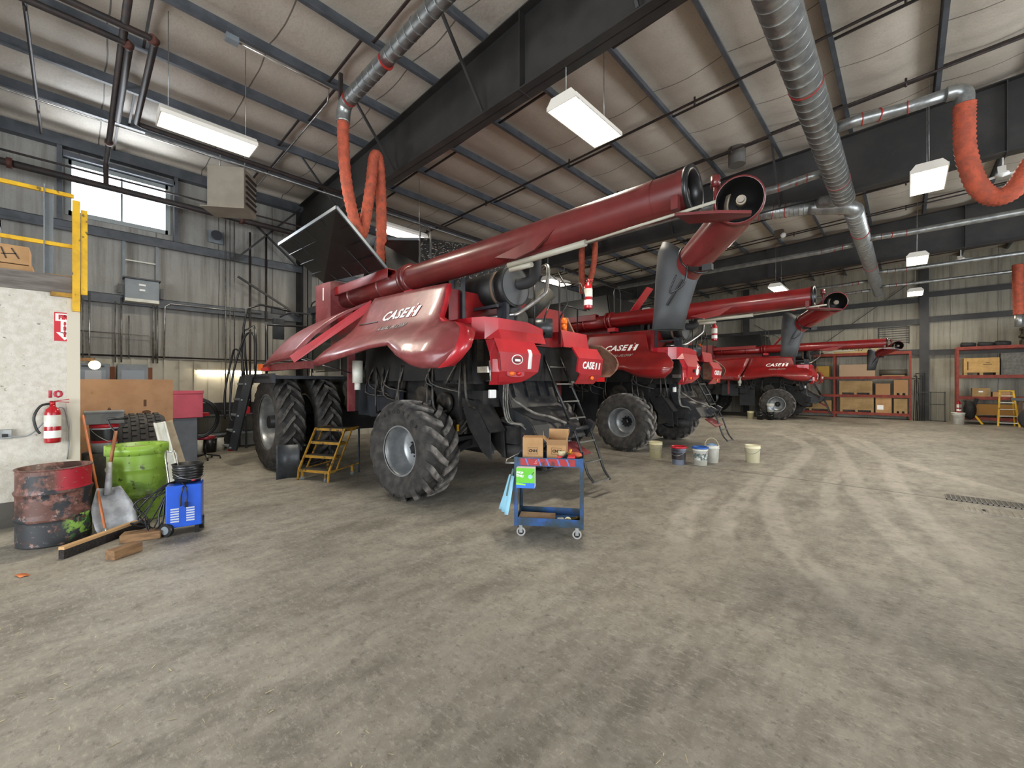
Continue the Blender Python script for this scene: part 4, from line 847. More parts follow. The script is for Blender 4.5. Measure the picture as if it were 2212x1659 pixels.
hose('exhaust_hose', 'orange exhaust hose dropping straight from the duct elbow behind the raised tank cover', [(-7.03, 3.17, 6.22), (-7.05, 3.18, 5.9), (-7.08, 3.24, 5.3), (-7.08, 3.34, 4.8), (-7.08, 3.46, 4.45), (-7.1, 3.55, 4.42), (-7.12, 3.64, 4.8), (-7.14, 3.74, 5.4), (-7.16, 3.8, 5.85), (-7.17, 3.87, 5.97), (-7.2, 3.94, 5.8), (-7.24, 4.0, 5.2), (-7.28, 4.03, 4.5), (-7.28, 4.03, 4.0)], .095)
hose('exhaust_hose', 'pale pink exhaust hose hanging behind the nearest combine auger, left of a brighter one', [(-7.75, 11.5, 7.32), (-7.76, 11.5, 5.8), (-7.75, 11.5, 5.1), (-7.72, 11.5, 4.7)], .1)
hose('exhaust_hose', 'bright orange exhaust hose hanging behind the red extinguisher on the nearest combine', [(-7.25, 11.5, 7.32), (-7.25, 11.5, 6.0), (-7.33, 11.5, 5.4), (-7.45, 11.5, 5.0), (-7.5, 11.5, 4.75)], .09)
hose('exhaust_hose', 'dark red exhaust hose hanging vertically at the right edge in front of the far wall', [(2.75, 22, 5.75), (2.75, 22, 5.2), (2.76, 22, 4.6), (2.77, 22, 4.05)], .13)
tag(obj('hose_nozzle', B().cyl((2.77, 22, 3.65), (2.77, 22, 4.1), .1, n=16), galv), 'silver nozzle at the lower end of the dark red hose at right', 'nozzle')
hose('exhaust_hose', 'short red hose dropping above the auger tip of the middle combine', [(-3.45, 21.9, 5.75), (-3.6, 21.9, 5.6), (-3.62, 21.9, 5.2), (-3.62, 21.9, 4.95)], .09)
def pipe(label, pts, r, m=blackpipe, k=0, group=None, cat='pipe', name='pipe', fl=()):
    t = tag(obj(name, B().tube(smooth_path(pts, k) if k else pts, r, 10), m), label, cat, group)
    for p, d in fl:
        p = Vector(p); d = Vector(d).normalized(); obj('coupling', B().cyl(p - d * .04, p + d * .04, r * 1.45, n=12), M('rusty_coupling', '#4e2a20', rough=.7), t)
    return t
pipe('thick black pipe crossing in front of the high window along the left wall', [(-12.7, -3, 6.02), (-12.7, 14, 6.02)], .07, fl=[((-12.7, -.9, 6.02), (0, 1, 0)), ((-12.7, 3.0, 6.02), (0, 1, 0)), ((-12.7, 7, 6.02), (0, 1, 0))])
pipe('thin dark pipe just above the thick black pipe along the left wall', [(-12.7, -3, 6.25), (-12.7, 14, 6.25)], .022)
pipe('rusty black elbowed pipe along the upper left ceiling, left of its twin', [(-7.96, -3, 6.5), (-7.96, .46, 6.5), (-8.02, .52, 6.5), (-10.4, .52, 6.5)], .045, fl=[((-7.98, .5, 6.5), (1, -1, 0))])
pipe('rusty black elbowed pipe that turns and runs along above the combines', [(-7.6, -3, 6.5), (-7.6, .7, 6.5), (-7.66, .76, 6.5), (-10.25, .76, 6.5), (-10.3, .84, 6.5), (-10.3, 27, 6.5)], .045, fl=[((-7.62, .74, 6.5), (1, -1, 0))])
pipe('black pipe between the elbowed pipes, running to the left wall', [(-3, .45, 6.55), (-12.7, .45, 6.55), (-12.7, .45, 6.08)], .045, fl=[((-6.6, .45, 6.55), (1, 0, 0)), ((-11.6, .45, 6.55), (1, 0, 0))])
pipe('slim pipe parallel to the long black pipe above the combines', [(-10.45, .9, 6.45), (-10.45, 27, 6.45)], .02, conduit_m)
pipe('bright thin conduit below the upper left purlins', [(-10.9, -3, 6.62), (-10.9, 8, 6.62)], .014, chrome)
pipe('dark horizontal pipe on the left wall above the electrical panels', [(XW + .1, -.1, 2.36), (XW + .1, 12, 2.36)], .022)
pipe('light conduit bending off the purlin towards the left wall', [(-7.2, 1.6, 6.78), (-7.2, 3.0, 6.78), (-7.5, 3.1, 6.74), (-12.5, 3.1, 6.6)], .014, chrome)
tag(obj('junction_box', B().bb(-7.26, -7.14, 1.5, 1.66, 6.74, 6.82), greymt), 'small grey junction box on a purlin left of the duct elbow', 'junction box')
cg = 'vertical conduits on the left wall'
for i, (y, z0, z1, r, m_) in enumerate(((.0, 1.9, 3.7, .016, conduit_m), (.1, 2.2, 3.6, .012, conduit_m), (.2, 1.9, 3.75, .016, chrome), (.62, 2.2, 3.6, .014, conduit_m), (.72, 2.2, 3.7, .016, conduit_m), (1.28, 2.2, 4.1, .018, conduit_m), (1.36, 2.2, 3.6, .016, conduit_m), (2.75, .9, 6.1, .016, conduit_m), (2.85, .9, 6.1, .012, conduit_m), (2.95, 2.3, 6.1, .014, conduit_m), (3.32, 1.0, 5.9, .03, blackpipe), (3.72, 1.0, 5.9, .03, blackpipe), (-.1, 2.3, 3.7, .012, conduit_m), (.85, 2.3, 3.3, .012, conduit_m))):
    pipe('thin vertical conduit fixed on the left wall', [(XW + .22, y, z0), (XW + .22, y, z1)], r, m_, group=cg, name='conduit')
pipe('curved conduit bending down from the lower girt towards the panels', [(XW + .24, 3.6, 3.68), (XW + .24, 1.6, 3.68), (XW + .24, 1.5, 3.6), (XW + .24, 1.48, 2.3)], .016, chrome, name='conduit')
pipe('long horizontal thin conduit on the left wall above the panels', [(XW + .2, -.1, 2.88), (XW + .2, 1.2, 2.86), (XW + .2, 1.32, 2.75), (XW + .2, 1.34, 2.3)], .01, conduit_m, name='conduit')
# left wall fittings
t = thing('disconnect_box', 'grey electrical disconnect box on struts high on the left wall below the window', 'electrical box', (XW + .25, 1.06, 3.5))
obj('box', B().bb(0, .28, -.3, .3, .12, .62), greymt, t, bev=.01); obj('bottom_lip', B().bb(.0, .3, -.3, .3, .1, .17), plastic_w, t); obj('hood', B().bb(0, .33, -.33, .33, .62, .65), charcoal, t)
obj('nameplate', B().bb(.28, .285, -.06, .06, .48, .52).bb(.28, .285, -.05, .05, .36, .4), white, t); obj('handle', B().bb(.02, .1, .34, .4, .25, .5).bb(.02, .1, -.4, -.34, .3, .5), plastic_k, t)
t = thing('strut_frame', 'pair of grey vertical struts with a crossbar above the disconnect box', 'strut', (XW + .12, 1.06, 4.1)); obj('strut', B().bb(0, .05, -.32, -.27, 0, 1.08), greymt, t); obj('strut', B().bb(0, .05, .27, .32, 0, 1.08), greymt, t); obj('crossbar', B().bb(.02, .04, -.28, .28, .5, .53), plastic_w, t)
for y, lb, pl in ((.26, 'left grey electrical panel with a pale notice on its door', 1), (.92, 'right grey electrical panel on the wall, without a notice', 0)):
    t = thing('electrical_panel', lb, 'electrical panel', (XW + .1, y, 1.3)); obj('cabinet', B().bb(0, .14, -.27, .27, 0, .86), greymt, t, bev=.008)
    obj('door', B().bb(.14, .15, -.2, .2, .05, .72), M('panel_door', '#87909a', rough=.4), t)
    if pl: obj('notice', B().bb(.15, .153, -.13, .13, .2, .7), M('notice_paper', '#b9bec6', rough=.6), t); obj('vent', B().bb(.14, .15, -.18, .18, .78, .82), charcoal, t)
for i, y in enumerate((-.08, .58, 1.24)): tag(obj('backer_board', B().bb(XW + .05, XW + .09, y - .04, y + .04, 1.3, 2.1), M('backer_wood', '#7a4a30', rough=.8)), 'reddish wooden backer strip beside the electrical panels', 'board', 'wooden strips by the panels')
t = thing('unit_heater', 'beige box unit heater with louvered front hanging from the ceiling at left', 'heater', (-10.78, 2.38, 5.5), math.radians(53))
beige = M('heater_beige', '#9c9384', '#8f8677', rough=.5, scale=2)
obj('cabinet', B().bb(-.36, .36, -.3, .3, 0, .86), beige, t, bev=.01)
b = B()
for k in range(6): b.box((.375, 0, .12 + k * .12), (.02, .5, .05), Euler((0, .5, 0)))
obj('louver', b, M('louver_dark', '#3c3530', rough=.6), t); obj('bottom_flange', B().bb(-.5, .36, -.3, .32, -.02, 0), beige, t)
for s in (-1, 1): obj('hanger', B().cyl((.25 * s, 0, .86), (.25 * s, 0, 1.78), .01, n=6), galv, t)
t = thing('wall_speaker', 'small grey horn speaker on the left wall below the heater', 'speaker', (XW + .05, 2.56, 5.45)); obj('bracket', B().bb(0, .04, -.16, .16, 0, .32), greymt, t); obj('horn', B().cyl((.02, 0, .18), (.16, 0, .18), .08, .13, n=18, cap=True), charcoal, t)
t = thing('workbench_light', 'bright white fluorescent tube light on the left wall above the workbench', 'light fixture', (XW + .12, 2.9, 2.02)); obj('tube', B().cyl((0, -.72, 0), (0, .72, 0), .035, n=10), lampm, t); obj('reflector', B().bb(-.07, .06, -.76, .76, .04, .07), fixt, t)
t = thing('hanging_bulb', 'pale yellow caged work bulb hanging by the corner of the board wall', 'lamp', (-9.3, .2, 2.0)); obj('bulb', B().ball((0, 0, 0), .07, 12), M('bulb', '#fff0b0', emit=4), t); obj('arm', B().bb(-.02, .02, -.25, .0, .06, .11), wood, t)
# workbench
t = thing('workbench', 'dark steel workbench with a shelf along the left wall', 'workbench', (XW + .42, 3.1, 0))
obj('top', B().bb(-.36, .36, -1.5, 1.6, .86, .9), charcoal, t); obj('back_panel', B().bb(-.36, -.33, -1.5, 1.6, .9, 1.2), blk, t); obj('shelf', B().bb(-.33, .33, -1.45, 1.55, .4, .42), greymt, t)
for x in (-.32, .32):
    for y in (-1.45, 0, 1.55): obj('leg', B().bb(x - .02, x + .02, y - .02, y + .02, 0, .86), charcoal, t, key='wbleg%.1f%.1f' % (x, y))
for y, z, c, nm, cat, lb, sz in ((1.95, .9, red_b, 'parts_tray', 'tray', 'red plastic tray lying on the workbench', (.22, .36, .08)), (1.75, .9, cardb_d, 'cardboard_box', 'box', 'small cardboard box standing behind the red tray on the workbench', (.2, .3, .2)), (2.6, .9, plastic_k, 'tool_case', 'case', 'small black case on the workbench', (.2, .25, .1)), (3.1, .9, red_b, 'tool_case', 'case', 'red case at the far end of the workbench', (.2, .16, .18))):
    x = XW + (.5 if 'tray' in lb else .28); tag(obj(nm, B().bb(x, x + sz[0], y, y + sz[1], z, z + sz[2]), c, bev=.005), lb, cat)
extinguisher((XW + .95, 2.72, 0), 0, 'red fire extinguisher standing on the floor below the workbench by the combine ladder')
for x, y, m_, lb in ((-12.6, 2.3, plastic_k, 'black bucket on the floor in front of the workbench'), (-12.5, 2.0, plastic_w, 'white bottle-like pail on the floor by the shop stool'), (-12.75, 2.5, plastic_w, 'white pail behind the black bucket under the workbench')):
    tag(obj('pail', B().lathe([(0, 0), (.13, 0), (.15, .34), (.145, .34), (.12, .02)], n=20), m_, loc=(x, y, 0)), lb, 'bucket')
t = thing('shop_stool', 'round red shop stool on a black wheeled base', 'stool', (-11.44, 2.0, 0)); obj('seat', B().lathe([(0, .46), (.19, .46), (.2, .49), (.19, .53), (0, .54)], n=24), M('seat_red', '#8e2030', rough=.4), t); obj('post', B().cyl((0, 0, .1), (0, 0, .46), .025, n=10), plastic_k, t)
for k in range(5): a = 2 * PI * k / 5; o = obj('leg', B().bar((0, 0, .12), (.28 * math.cos(a), .28 * math.sin(a), .06), .03), plastic_k, t); obj('caster', B().cyl((.28 * math.cos(a), .28 * math.sin(a) - .012, .025), (.28 * math.cos(a), .28 * math.sin(a) + .012, .025), .025, n=10), plastic_k, o)
tag(obj('coiled_hose', B().tube([(-11.26 + .0 * i, 1.85 + .36 * math.cos(a), .95 + .42 * math.sin(a)) for i, a in enumerate([2 * PI * k / 28 for k in range(28)])], .03, 8, closed=True).tube([(-11.24, 1.85 + .33 * math.cos(a), .95 + .39 * math.sin(a)) for a in [2 * PI * k / 28 for k in range(28)]], .025, 8, closed=True), plastic_k), 'large black coiled hose ring behind the grey cabinet', 'hose')
t = thing('grey_cabinet', 'tall grey metal cabinet behind the brown board, under the pink box', 'cabinet', (-10.95, 1.45, 0)); obj('cabinet', B().bb(-.25, .2, -.3, .3, 0, 1.0), M('cab_grey', '#5f646b', '#52575d', rough=.5, scale=3), t, bev=.01)
t = thing('pink_box', 'bright pinkish red metal box standing on the grey cabinet', 'box', (-10.95, 1.5, 1.0)); obj('box', B().bb(-.3, .24, -.36, .34, 0, .5), M('pink_red', '#c23a52', '#b33046', rough=.45, scale=3), t, bev=.01); obj('lid', B().bb(-.31, .25, -.37, .35, .5, .56), M('pink_red', ''), t)
b = B().bb(0, .015, 0, 1.2, 0, 1.78)
t = tag(obj('hardboard_sheet', b, ply, loc=(-9.9, .04, 0)), 'large brown stained hardboard sheet standing behind the truck tire', 'board')
obj('stain', B().bb(.016, .018, .79, .83, 1.3, 1.42).bb(.016, .018, .78, .85, 1.0, 1.12), M('stain_brown', '#5e4432', rough=.9), t); obj('stain', B().ball((.016, .83, 1.2), (.002, .06, .03)).ball((.016, .35, 1.2), (.002, .03, .1)), M('stain_brown', ''), t)
b = B(); prof = [(.3, .3), (.42, .32), (.56, .3), (.6, .24), (.6, 0)]; prof = prof + [(r, -y) for r, y in prof[-2::-1]] + [(.3, .3)]; b.lathe(prof, axis='Y', n=48)
for k in range(40):
    a = 2 * PI * k / 40
    for y in (-.2, -.1, 0, .1, .2): b.box((.605 * math.cos(a + y * .5), y, .605 * math.sin(a + y * .5)), (.03, .06, .07), Euler((0, -(a + y * .5), .0)))
tag(obj('truck_tire', b, rubber, loc=(-9.15, .72, .6)), 'wide black truck tire standing upright in front of the brown board', 'tire')
tag(obj('black_drum', B().lathe([(0, 0), (.29, 0), (.29, .72), (0, .72)], n=28), M('drum_dirty', '#23221f', '#3a372f', rough=.7, scale=6), loc=(-8.42, .34, 0)), 'dark dirty drum under the red-lidded bucket in the corner', 'drum')
t = thing('oil_bucket', 'striped white and black bucket with a red lid on the dirty drum', 'bucket', (-8.4, .28, .725))
obj('pail', B().lathe([(0, 0), (.135, 0), (.15, .36), (0, .36)], n=28), M('pail_grey', '#b9bdc0', rough=.4), t); obj('lid', B().lathe([(0, .4), (.158, .4), (.158, .35), (.15, .35)], n=28), M('lid_red', '#b01c2a', rough=.35), t)
obj('label', B().lathe([(.1445, .17), (.151, .33)], n=28), plastic_k, t); obj('stripe', B().lathe([(.1445, .135), (.1465, .17)], n=28), M('lid_red', ''), t)
obj('handle', B().tube([(.155 * math.cos(a), .155 * math.sin(a), .26 - .14 * math.sin(a + .6)) for a in [-1.4 + 2.2 * k / 14 for k in range(15)]], .005, 6), galv, t)
tag(obj('grey_crate', B().bb(-.2, .16, -.2, .2, 0, .17).bb(-.21, .17, -.21, .21, .15, .18), M('crate_grey', '#5b5c5c', '#6d6e6d', rough=.6, scale=6), loc=(-8.4, .28, 1.13), bev=.008), 'grey plastic battery-like case lying on top of the red-lidded bucket', 'case')
# ------------------------------------------------------------------ corner clutter
def drum(label, loc, R, H, m, lip, open_=True, group=None, name='steel_drum'):
    t = thing(name, label, 'drum', loc, 0, group); pr = [(R - .02, .0), (R, .01)]
    for k in range(1, 40):
        z = H * k / 40; d = .02 * sum(math.exp(-((z - H * q) / .016) ** 2) for q in (.36, .69)) - .004 * math.sin(z * 40) * 0; pr.append((R + d, z))
    pr += [(R, H - .02), (R + .01, H - .01), (R + .008, H), (R - .012, H), (R - .014, .03), (0, .03)]
    obj('shell', B().lathe(pr, n=48), m, t)
    if lip: obj('band', B().lathe([(R + .012, H - .11), (R + .022, H - .11), (R + .022, H + .005), (R + .002, H + .005)], n=48), m, t)
    return t
def drum_mat(name, layers, rough=.5):
    m = bpy.data.materials.new(name); m.use_nodes = True; N, L, b = nodes(m); tc = N.new('ShaderNodeTexCoord'); P = tc.outputs['Object']; sp = N.new('ShaderNodeSeparateXYZ'); L.new(P, sp.inputs[0])
    c = S(layers[0])
    for col, z0, z1, sc, th, seed, (cx_, cy_, rad) in layers[1:]:
        mp = N.new('ShaderNodeMapping'); L.new(P, mp.inputs[0]); mp.inputs['Location'].default_value = (seed, seed * 2, 0)
        f = ramp(N, L, noise(N, L, mp.outputs[0], sc, 7, .65), th, th + .05)
        f = mathn(N, L, 'MULTIPLY', f, mathn(N, L, 'MULTIPLY', mathn(N, L, 'GREATER_THAN', sp.outputs[2], z0), mathn(N, L, 'LESS_THAN', sp.outputs[2], z1)))
        if rad:
            d = N.new('ShaderNodeVectorMath'); d.operation = 'DISTANCE'; cb = N.new('ShaderNodeCombineXYZ'); L.new(sp.outputs[0], cb.inputs[0]); L.new(sp.outputs[1], cb.inputs[1]); L.new(cb.outputs[0], d.inputs[0]); d.inputs[1].default_value = (cx_, cy_, 0)
            f = mathn(N, L, 'MULTIPLY', f, ramp(N, L, d.outputs['Value'], rad * .7, rad, (1, 1, 1, 1), (0, 0, 0, 1)))
        c = mixc(N, L, f, c, S(col))
    L.new(c, b.inputs['Base Color']); b.inputs['Roughness'].default_value = rough; return m
rust_m = drum_mat('rusted_drum', ['#5a3a30', ('#7a544a', 0, 2, 9, .5, 11, (0, 0, 0)), ('#402a24', 0, 2, 5, .5, 3, (0, 0, 0)), ('#2b2d30', 0, .27, 5, .42, 1, (0, 0, 0)), ('#4d4f50', 0, .27, 14, .58, 12, (0, 0, 0)), ('#1f2327', .26, .75, 4, .5, 6, (0, 0, 0)), ('#3f6a3a', 0, .32, 7, .56, 2, (.1, .26, .28)), ('#86b04a', .08, .3, 8, .52, 4, (.15, .25, .24)), ('#a8182a', .58, .8, 3, .33, 5, (.2, .24, .26)), ('#8f9097', .3, .52, 6, .62, 8, (.28, .05, .22)), ('#8a6f66', 0, 2, 16, .6, 9, (0, 0, 0)), ('#2a1f1c', 0, 2, 22, .62, 13, (0, 0, 0))])
drum('rusty open steel drum with flaking red, black and green paint against the board wall', (-6.72, -.16, 0), .285, .81, rust_m, False)
green_m = drum_mat('green_drum_paint', ['#84a83e', ('#6c8f36', 0, .5, 4, .5, 1, (0, 0, 0)), ('#3f4f26', 0, 1, 12, .6, 2, (0, 0, 0)), ('#9dbb55', 0, 1, 6, .6, 7, (0, 0, 0)), ('#5c6a33', 0, .45, 3, .55, 3, (0, 0, 0))], .35)
t = drum('bright lime green steel drum with a lid band in the corner', (-7.12, .54, 0), .288, .93, green_m, True)
obj('contents', B().lathe([(0, .86), (.27, .88)], n=24), M('yellowed_rim', '#8a7a4a', rough=.8), t)
# scoop shovel
t = thing('scoop_shovel', 'aluminium scoop shovel with a wooden handle leaning on the green drum', 'shovel', (0, 0, 0))
rows = []
for j in range(9):
    v = j / 8; r_ = []
    for i in range(9):
        u = i / 8 - .5; wd = .36 * (.55 + .45 * min(1, v * 2.2)) * (1 if v < .85 else 1 - (v - .85) * .6)
        base = Vector((-6.7, .26, .5)).lerp(Vector((-6.5, .33, .02)), v); nrm = Vector((.93, -.1, .35)); side = Vector((.12, .99, 0))
        r_.append(base + side * (u * wd) - nrm * (.06 * (1 - (2 * u) ** 2)) + nrm * .03)
    rows.append(r_)
alu = M('scoop_aluminium', '#a9aaab', '#8b8c8d', rough=.6, metal=.25, scale=8)
obj('blade', B().grid(rows, (.006, 0, .003)), alu, t); obj('socket', B().cyl((-6.66, .25, .42), (-6.78, .27, .78), .035, .022, n=12), alu, t)
hd = M('varnished_wood', '#a0683a', '#6f4426', rough=.5, scale=9, stretch=(1, 1, .2))
obj('handle', B().cyl((-6.77, .27, .72), (-6.9, .33, 1.13), .018, n=10), hd, t)
obj('grip', B().tube(smooth_path([(-6.9, .33, 1.12), (-6.93, .4, 1.2), (-6.95, .43, 1.28)], 3), .008, 6).tube(smooth_path([(-6.9, .33, 1.12), (-6.94, .28, 1.2), (-6.95, .26, 1.28)], 3), .008, 6).cyl((-6.95, .25, 1.28), (-6.95, .44, 1.28), .017, n=8), plastic_k, t)
t = thing('push_broom', 'wide push broom with an orange wooden handle leaning on the board wall corner', 'broom', (0, 0, 0))
obj('handle', B().cyl((-6.26, .22, .09), (-7.6, .06, 1.3), .0125, n=10), M('orange_handle', '#b2622c', '#9c5426', rough=.45, scale=6), t)
obj('head', B().bar((-5.95, -.1, .1), (-6.56, .57, .1), .06, .03), M('broom_block', '#c29a6a', rough=.7), t); obj('bristles', B().bar((-5.93, -.1, .045), (-6.55, .57, .045), .055, .085), M('bristle_black', '#1e1b1a', '#332e2b', rough=.95, scale=60), t); obj('ferrule', B().cyl((-6.24, .22, .07), (-6.3, .213, .125), .022, n=10), galv, t)
for (c, d, rz, lb) in (((-5.63, .33, .045), (.25, .12, .09), 2.1, 'short lumber block lying nearest the viewer beside the broom'), ((-6.07, .5, .045), (.34, .16, .085), 1.25, 'short dark lumber block lying between the broom and the blue charger')):
    tag(obj('lumber_block', B().box((0, 0, 0), d), wood, loc=c, rot=(0, 0, rz), bev=.006), lb, 'wood block')
tag(obj('orange_scrap', B().grid([[(-5.72 + .05 * i, -.38 + .03 * j + .02 * i, .004 + .008 * ((i + j) % 2)) for i in range(3)] for j in range(3)], (0, 0, .002)), M('orange_scrap', '#c97440', rough=.8)), 'small torn orange scrap on the floor left of the broom', 'scrap')
# battery charger cart
t = thing('battery_charger', 'blue wheeled battery charger with louvers and looped black cables', 'battery charger', (-6.02, .86, 0), math.radians(-14))
bl = M('charger_blue', '#1f55c4', '#1b4cb0', rough=.35, scale=3, coat=.3)
obj('housing', B().bb(-.14, .12, -.155, .165, .09, .56), bl, t, bev=.01); obj('back', B().bb(-.2, -.1, -.17, .14, .06, .55), plastic_k, t)
b = B()
for yy in (-.075, .065):
    for k in range(6): b.box((.122, yy, .16 + k * .028), (.012, .075, .012), Euler((0, .5, 0)))
obj('louver', b, M('louver_silver', '#c5ccd6', rough=.4), t)
for y in (-.21, .2):
    w_ = obj('wheel', B().cyl((0, -.02, 0), (0, .02, 0), .075, n=24), plastic_k, t, loc=(-.06 if y > 0 else .1, y * .78 if y > 0 else -.15, .075), rot=(0, 0, .9 if y < 0 else 0)); obj('hub', B().cyl((0, -.024, 0), (0, .024, 0), .045, n=20), greymt, w_)
obj('foot', B().bb(.05, .1, .1, .14, 0, .1), plastic_k, t); obj('handle', B().tube(smooth_path([(-.1, -.13, .3), (-.13, -.16, .6), (-.22, -.2, .88), (-.24, -.16, .9), (-.2, -.1, .88), (-.1, -.06, .6), (-.08, -.05, .3)], 5), .009, 8), chrome, t)
obj('carry_handle', B().bar((-.02, .0, .585), (.06, .1, .6), .02), M('lid_red', ''), t)
b = B(); rnd = random.Random(5)
for k in range(5):
    j = rnd.uniform; b.tube(smooth_path([(-.06, -.08, .58), (.02 + j(-.05, .05), -.2 + j(-.05, .03), .52 + j(-.06, .06)), (j(-.08, .08), -.38 + j(-.08, .06), .3 + j(-.1, .1)), (j(-.06, .06), -.42 + j(-.06, .1), .14 + j(-.04, .1)), (j(-.05, .08), -.28 + j(-.06, .06), .06 + j(-.02, .08)), (j(-.05, .08), -.2 + j(-.04, .02), .22 + j(-.08, .1)), (-.02, -.17, .42 + j(-.06, .06)), (-.04, -.1, .57)], 6), .008, 6)
b.tube(smooth_path([(-.02, -.05, .58), (.13, .02, .55), (.14, .04, .45), (.14, .03, .36)], 5), .007, 6).tube(smooth_path([(-.02, .0, .58), (.13, -.0, .54), (.135, -.02, .42), (.135, -.02, .33)], 5), .007, 6).box((.14, .03, .34), (.02, .03, .05)); obj('cable', b, plastic_k, t)
t = thing('black_bucket', 'stack of black ribbed buckets standing on top of the blue charger', 'bucket', (-6.08, .9, .565)); pr = [(0, 0), (.12, 0), (.125, .04)]
for k in range(4): pr += [(.127 + .004 * k, .05 + .03 * k), (.14 + .003 * k, .055 + .03 * k), (.14 + .003 * k, .068 + .03 * k), (.127 + .004 * k, .072 + .03 * k)]
pr += [(.15, .2), (.155, .21), (.145, .21), (.12, .03), (0, .03)]; obj('pail', B().lathe(pr, n=30), plastic_k, t); obj('wire_handle', B().tube([(.155 * math.cos(a), .155 * math.sin(a), .12 - .08 * math.cos(a - .4)) for a in [-1.1 + 3 * k / 14 for k in range(15)]], .004, 6), galv, t)
for p, q, m_, lb in (((-7.9, 1.06, 0), (-8.15, .86, 1.12), plastic_w, 'white metal channel leaning between the green drum and the cabinet'), ((-7.95, 1.2, 0), (-8.2, .95, 1.13), M('tan_plank', '#a3957f', '#8f8068', rough=.8, scale=5), 'tan plank leaning right beside the white metal channel')):
    b = B().bar(p, q, .14, .02, up=(1, 0, 0)); 
    if m_ is plastic_w: b.bar(Vector(p) + Vector((.03, -.06, 0)), Vector(q) + Vector((.03, -.06, 0)), .02, .05, up=(1, 0, 0)).bar(Vector(p) + Vector((.03, .06, 0)), Vector(q) + Vector((.03, .06, 0)), .02, .05, up=(1, 0, 0))
    tag(obj('leaning_channel' if m_ is plastic_w else 'leaning_plank', b, m_), lb, 'plank')
# ------------------------------------------------------------------ rolling step ladder and curved mat
t = thing('rolling_step_ladder', 'worn yellow rolling step ladder with four steps between the big wheels', 'step ladder', (-7.81, 2.72, 0), math.atan2(.29, .61))
W_ = .66
for k in range(4):
    y0_, z_ = .133 * k, .19 + .23 * k; o = obj('step', B().bb(0, W_, y0_, y0_ + (.3 if k == 3 else .17), z_ - .045, z_), yellow_d, t); obj('tread', B().bb(.02, W_ - .02, y0_ + .01, y0_ + (.29 if k == 3 else .16), z_, z_ + .006), M('tread_grit', '#4a453c', rough=.95), o)
for x in (0, W_):
    obj('stringer', B().bar((x, 0, .18), (x, .4, .88), .028), yellow_d, t); obj('stringer', B().bar((x, .18, .18), (x, .6, .88), .022), yellow_d, t)
    obj('front_leg', B().bar((x, 0, .18), (x, -.02, .0), .026), yellow_d, t); obj('rear_post', B().bar((x, .78, .02), (x, .78, .9), .026), charcoal, t); obj('base_rail', B().bar((x, .0, .17), (x, .8, .2), .022), yellow_d, t); obj('top_rail', B().bar((x, .4, .88), (x, .78, .89), .022), yellow_d, t)
for x, y in ((.06, .02), (W_ - .07, .0), (.04, .66), (W_ - .06, .66)):
    o = obj('caster', B().cyl((x - .012, y, .035), (x + .012, y, .035), .035, n=14), greymt, t); obj('caster_fork', B().bb(x - .02, x + .02, y - .01, y + .01, .05, .17), yellow_d, o)
rows = [[(-8.12 + .42 * i / 10 * .0 + .28 * (i / 10) * .3, 2.42 + .42 * i / 10, z) for i in range(11)] for z in (0, .62)]
rows = [[(-8.08 - .07 * math.sin(PI * i / 10) + .10 * i / 10, 2.44 + .36 * i / 10, z) for i in range(11)] for z in (0, .3, .6)]
tag(obj('curved_plastic_guard', B().grid(rows, (-.012, 0, 0)), M('guard_plastic', '#33373c', '#43474c', rough=.4, scale=4)), 'curved dark grey plastic guard standing on the floor left of the step ladder', 'guard')
# ------------------------------------------------------------------ tool cart
t = thing('tool_cart', 'blue two-shelf tool cart with red striped lip and four casters', 'cart', (-3.15, 3.38, 0), math.atan2(.42, .62))
CW, CD = .72, .42
obj('top_shelf', B().bb(0, CW, 0, CD, .79, .8).bb(0, CW, -.005, 0, .79, .885).bb(0, CW, CD, CD + .005, .79, .885).bb(-.005, 0, 0, CD, .79, .885).bb(CW, CW + .005, 0, CD, .79, .885), blue_c, t)
obj('lower_shelf', B().bb(0, CW, 0, CD, .13, .14).bb(0, CW, -.005, 0, .13, .22).bb(0, CW, CD, CD + .005, .13, .22).bb(-.005, 0, 0, CD, .13, .22).bb(CW, CW + .005, 0, CD, .13, .22), blue_c, t)
for x in (0, CW):
    for y in (-.006, CD + .006): obj('leg', B().bb(x - .02, x + .02, y - .004, y + .004, .12, .89).bb(x - (.022 if x == 0 else -.018), x - (.018 if x == 0 else -.022), min(y, y + (.035 if y < .1 else -.035)), max(y, y + (.035 if y < .1 else -.035)), .12, .89), blue_c, t)
for x in (.05, CW - .05):
    for y in (.04, CD - .04):
        o = obj('caster', B().cyl((x, y - .014, .05), (x, y + .014, .05), .05, n=20), M('caster_rubber', '#9a9894', rough=.6), t); obj('caster_fork', B().bb(x - .018, x + .018, y - .022, y - .016, .04, .13).bb(x - .018, x + .018, y + .016, y + .022, .04, .13), galv, o); obj('hub', B().cyl((x, y - .016, .05), (x, y + .016, .05), .034, n=16), plastic_k, o)
obj('painted_lip', B().bb(.05, CW - .07, -.009, -.006, .8, .875), M('lip_red', '#9a1418', '#4a1a1a', rough=.5, scale=9, thr=(.5, .62)), t)
for x in (.1, .24, .33, .45, .55): obj('tape_stripe', B().prism([(x, -.0095, .875), (x + .016, -.0095, .875), (x + .045, -.0095, .8), (x + .029, -.0095, .8)], (0, -.002, 0)), M('tape_blue', '#4a6fb5', rough=.5), t)
obj('chalk_mark', B().tube([(.2, -.012, .822), (.222, -.012, .818), (.236, -.012, .835), (.232, -.012, .86), (.218, -.012, .845), (.215, -.012, .826)], .0025, 5), M('chalk_pink', '#f0a8ac', rough=.7), t)
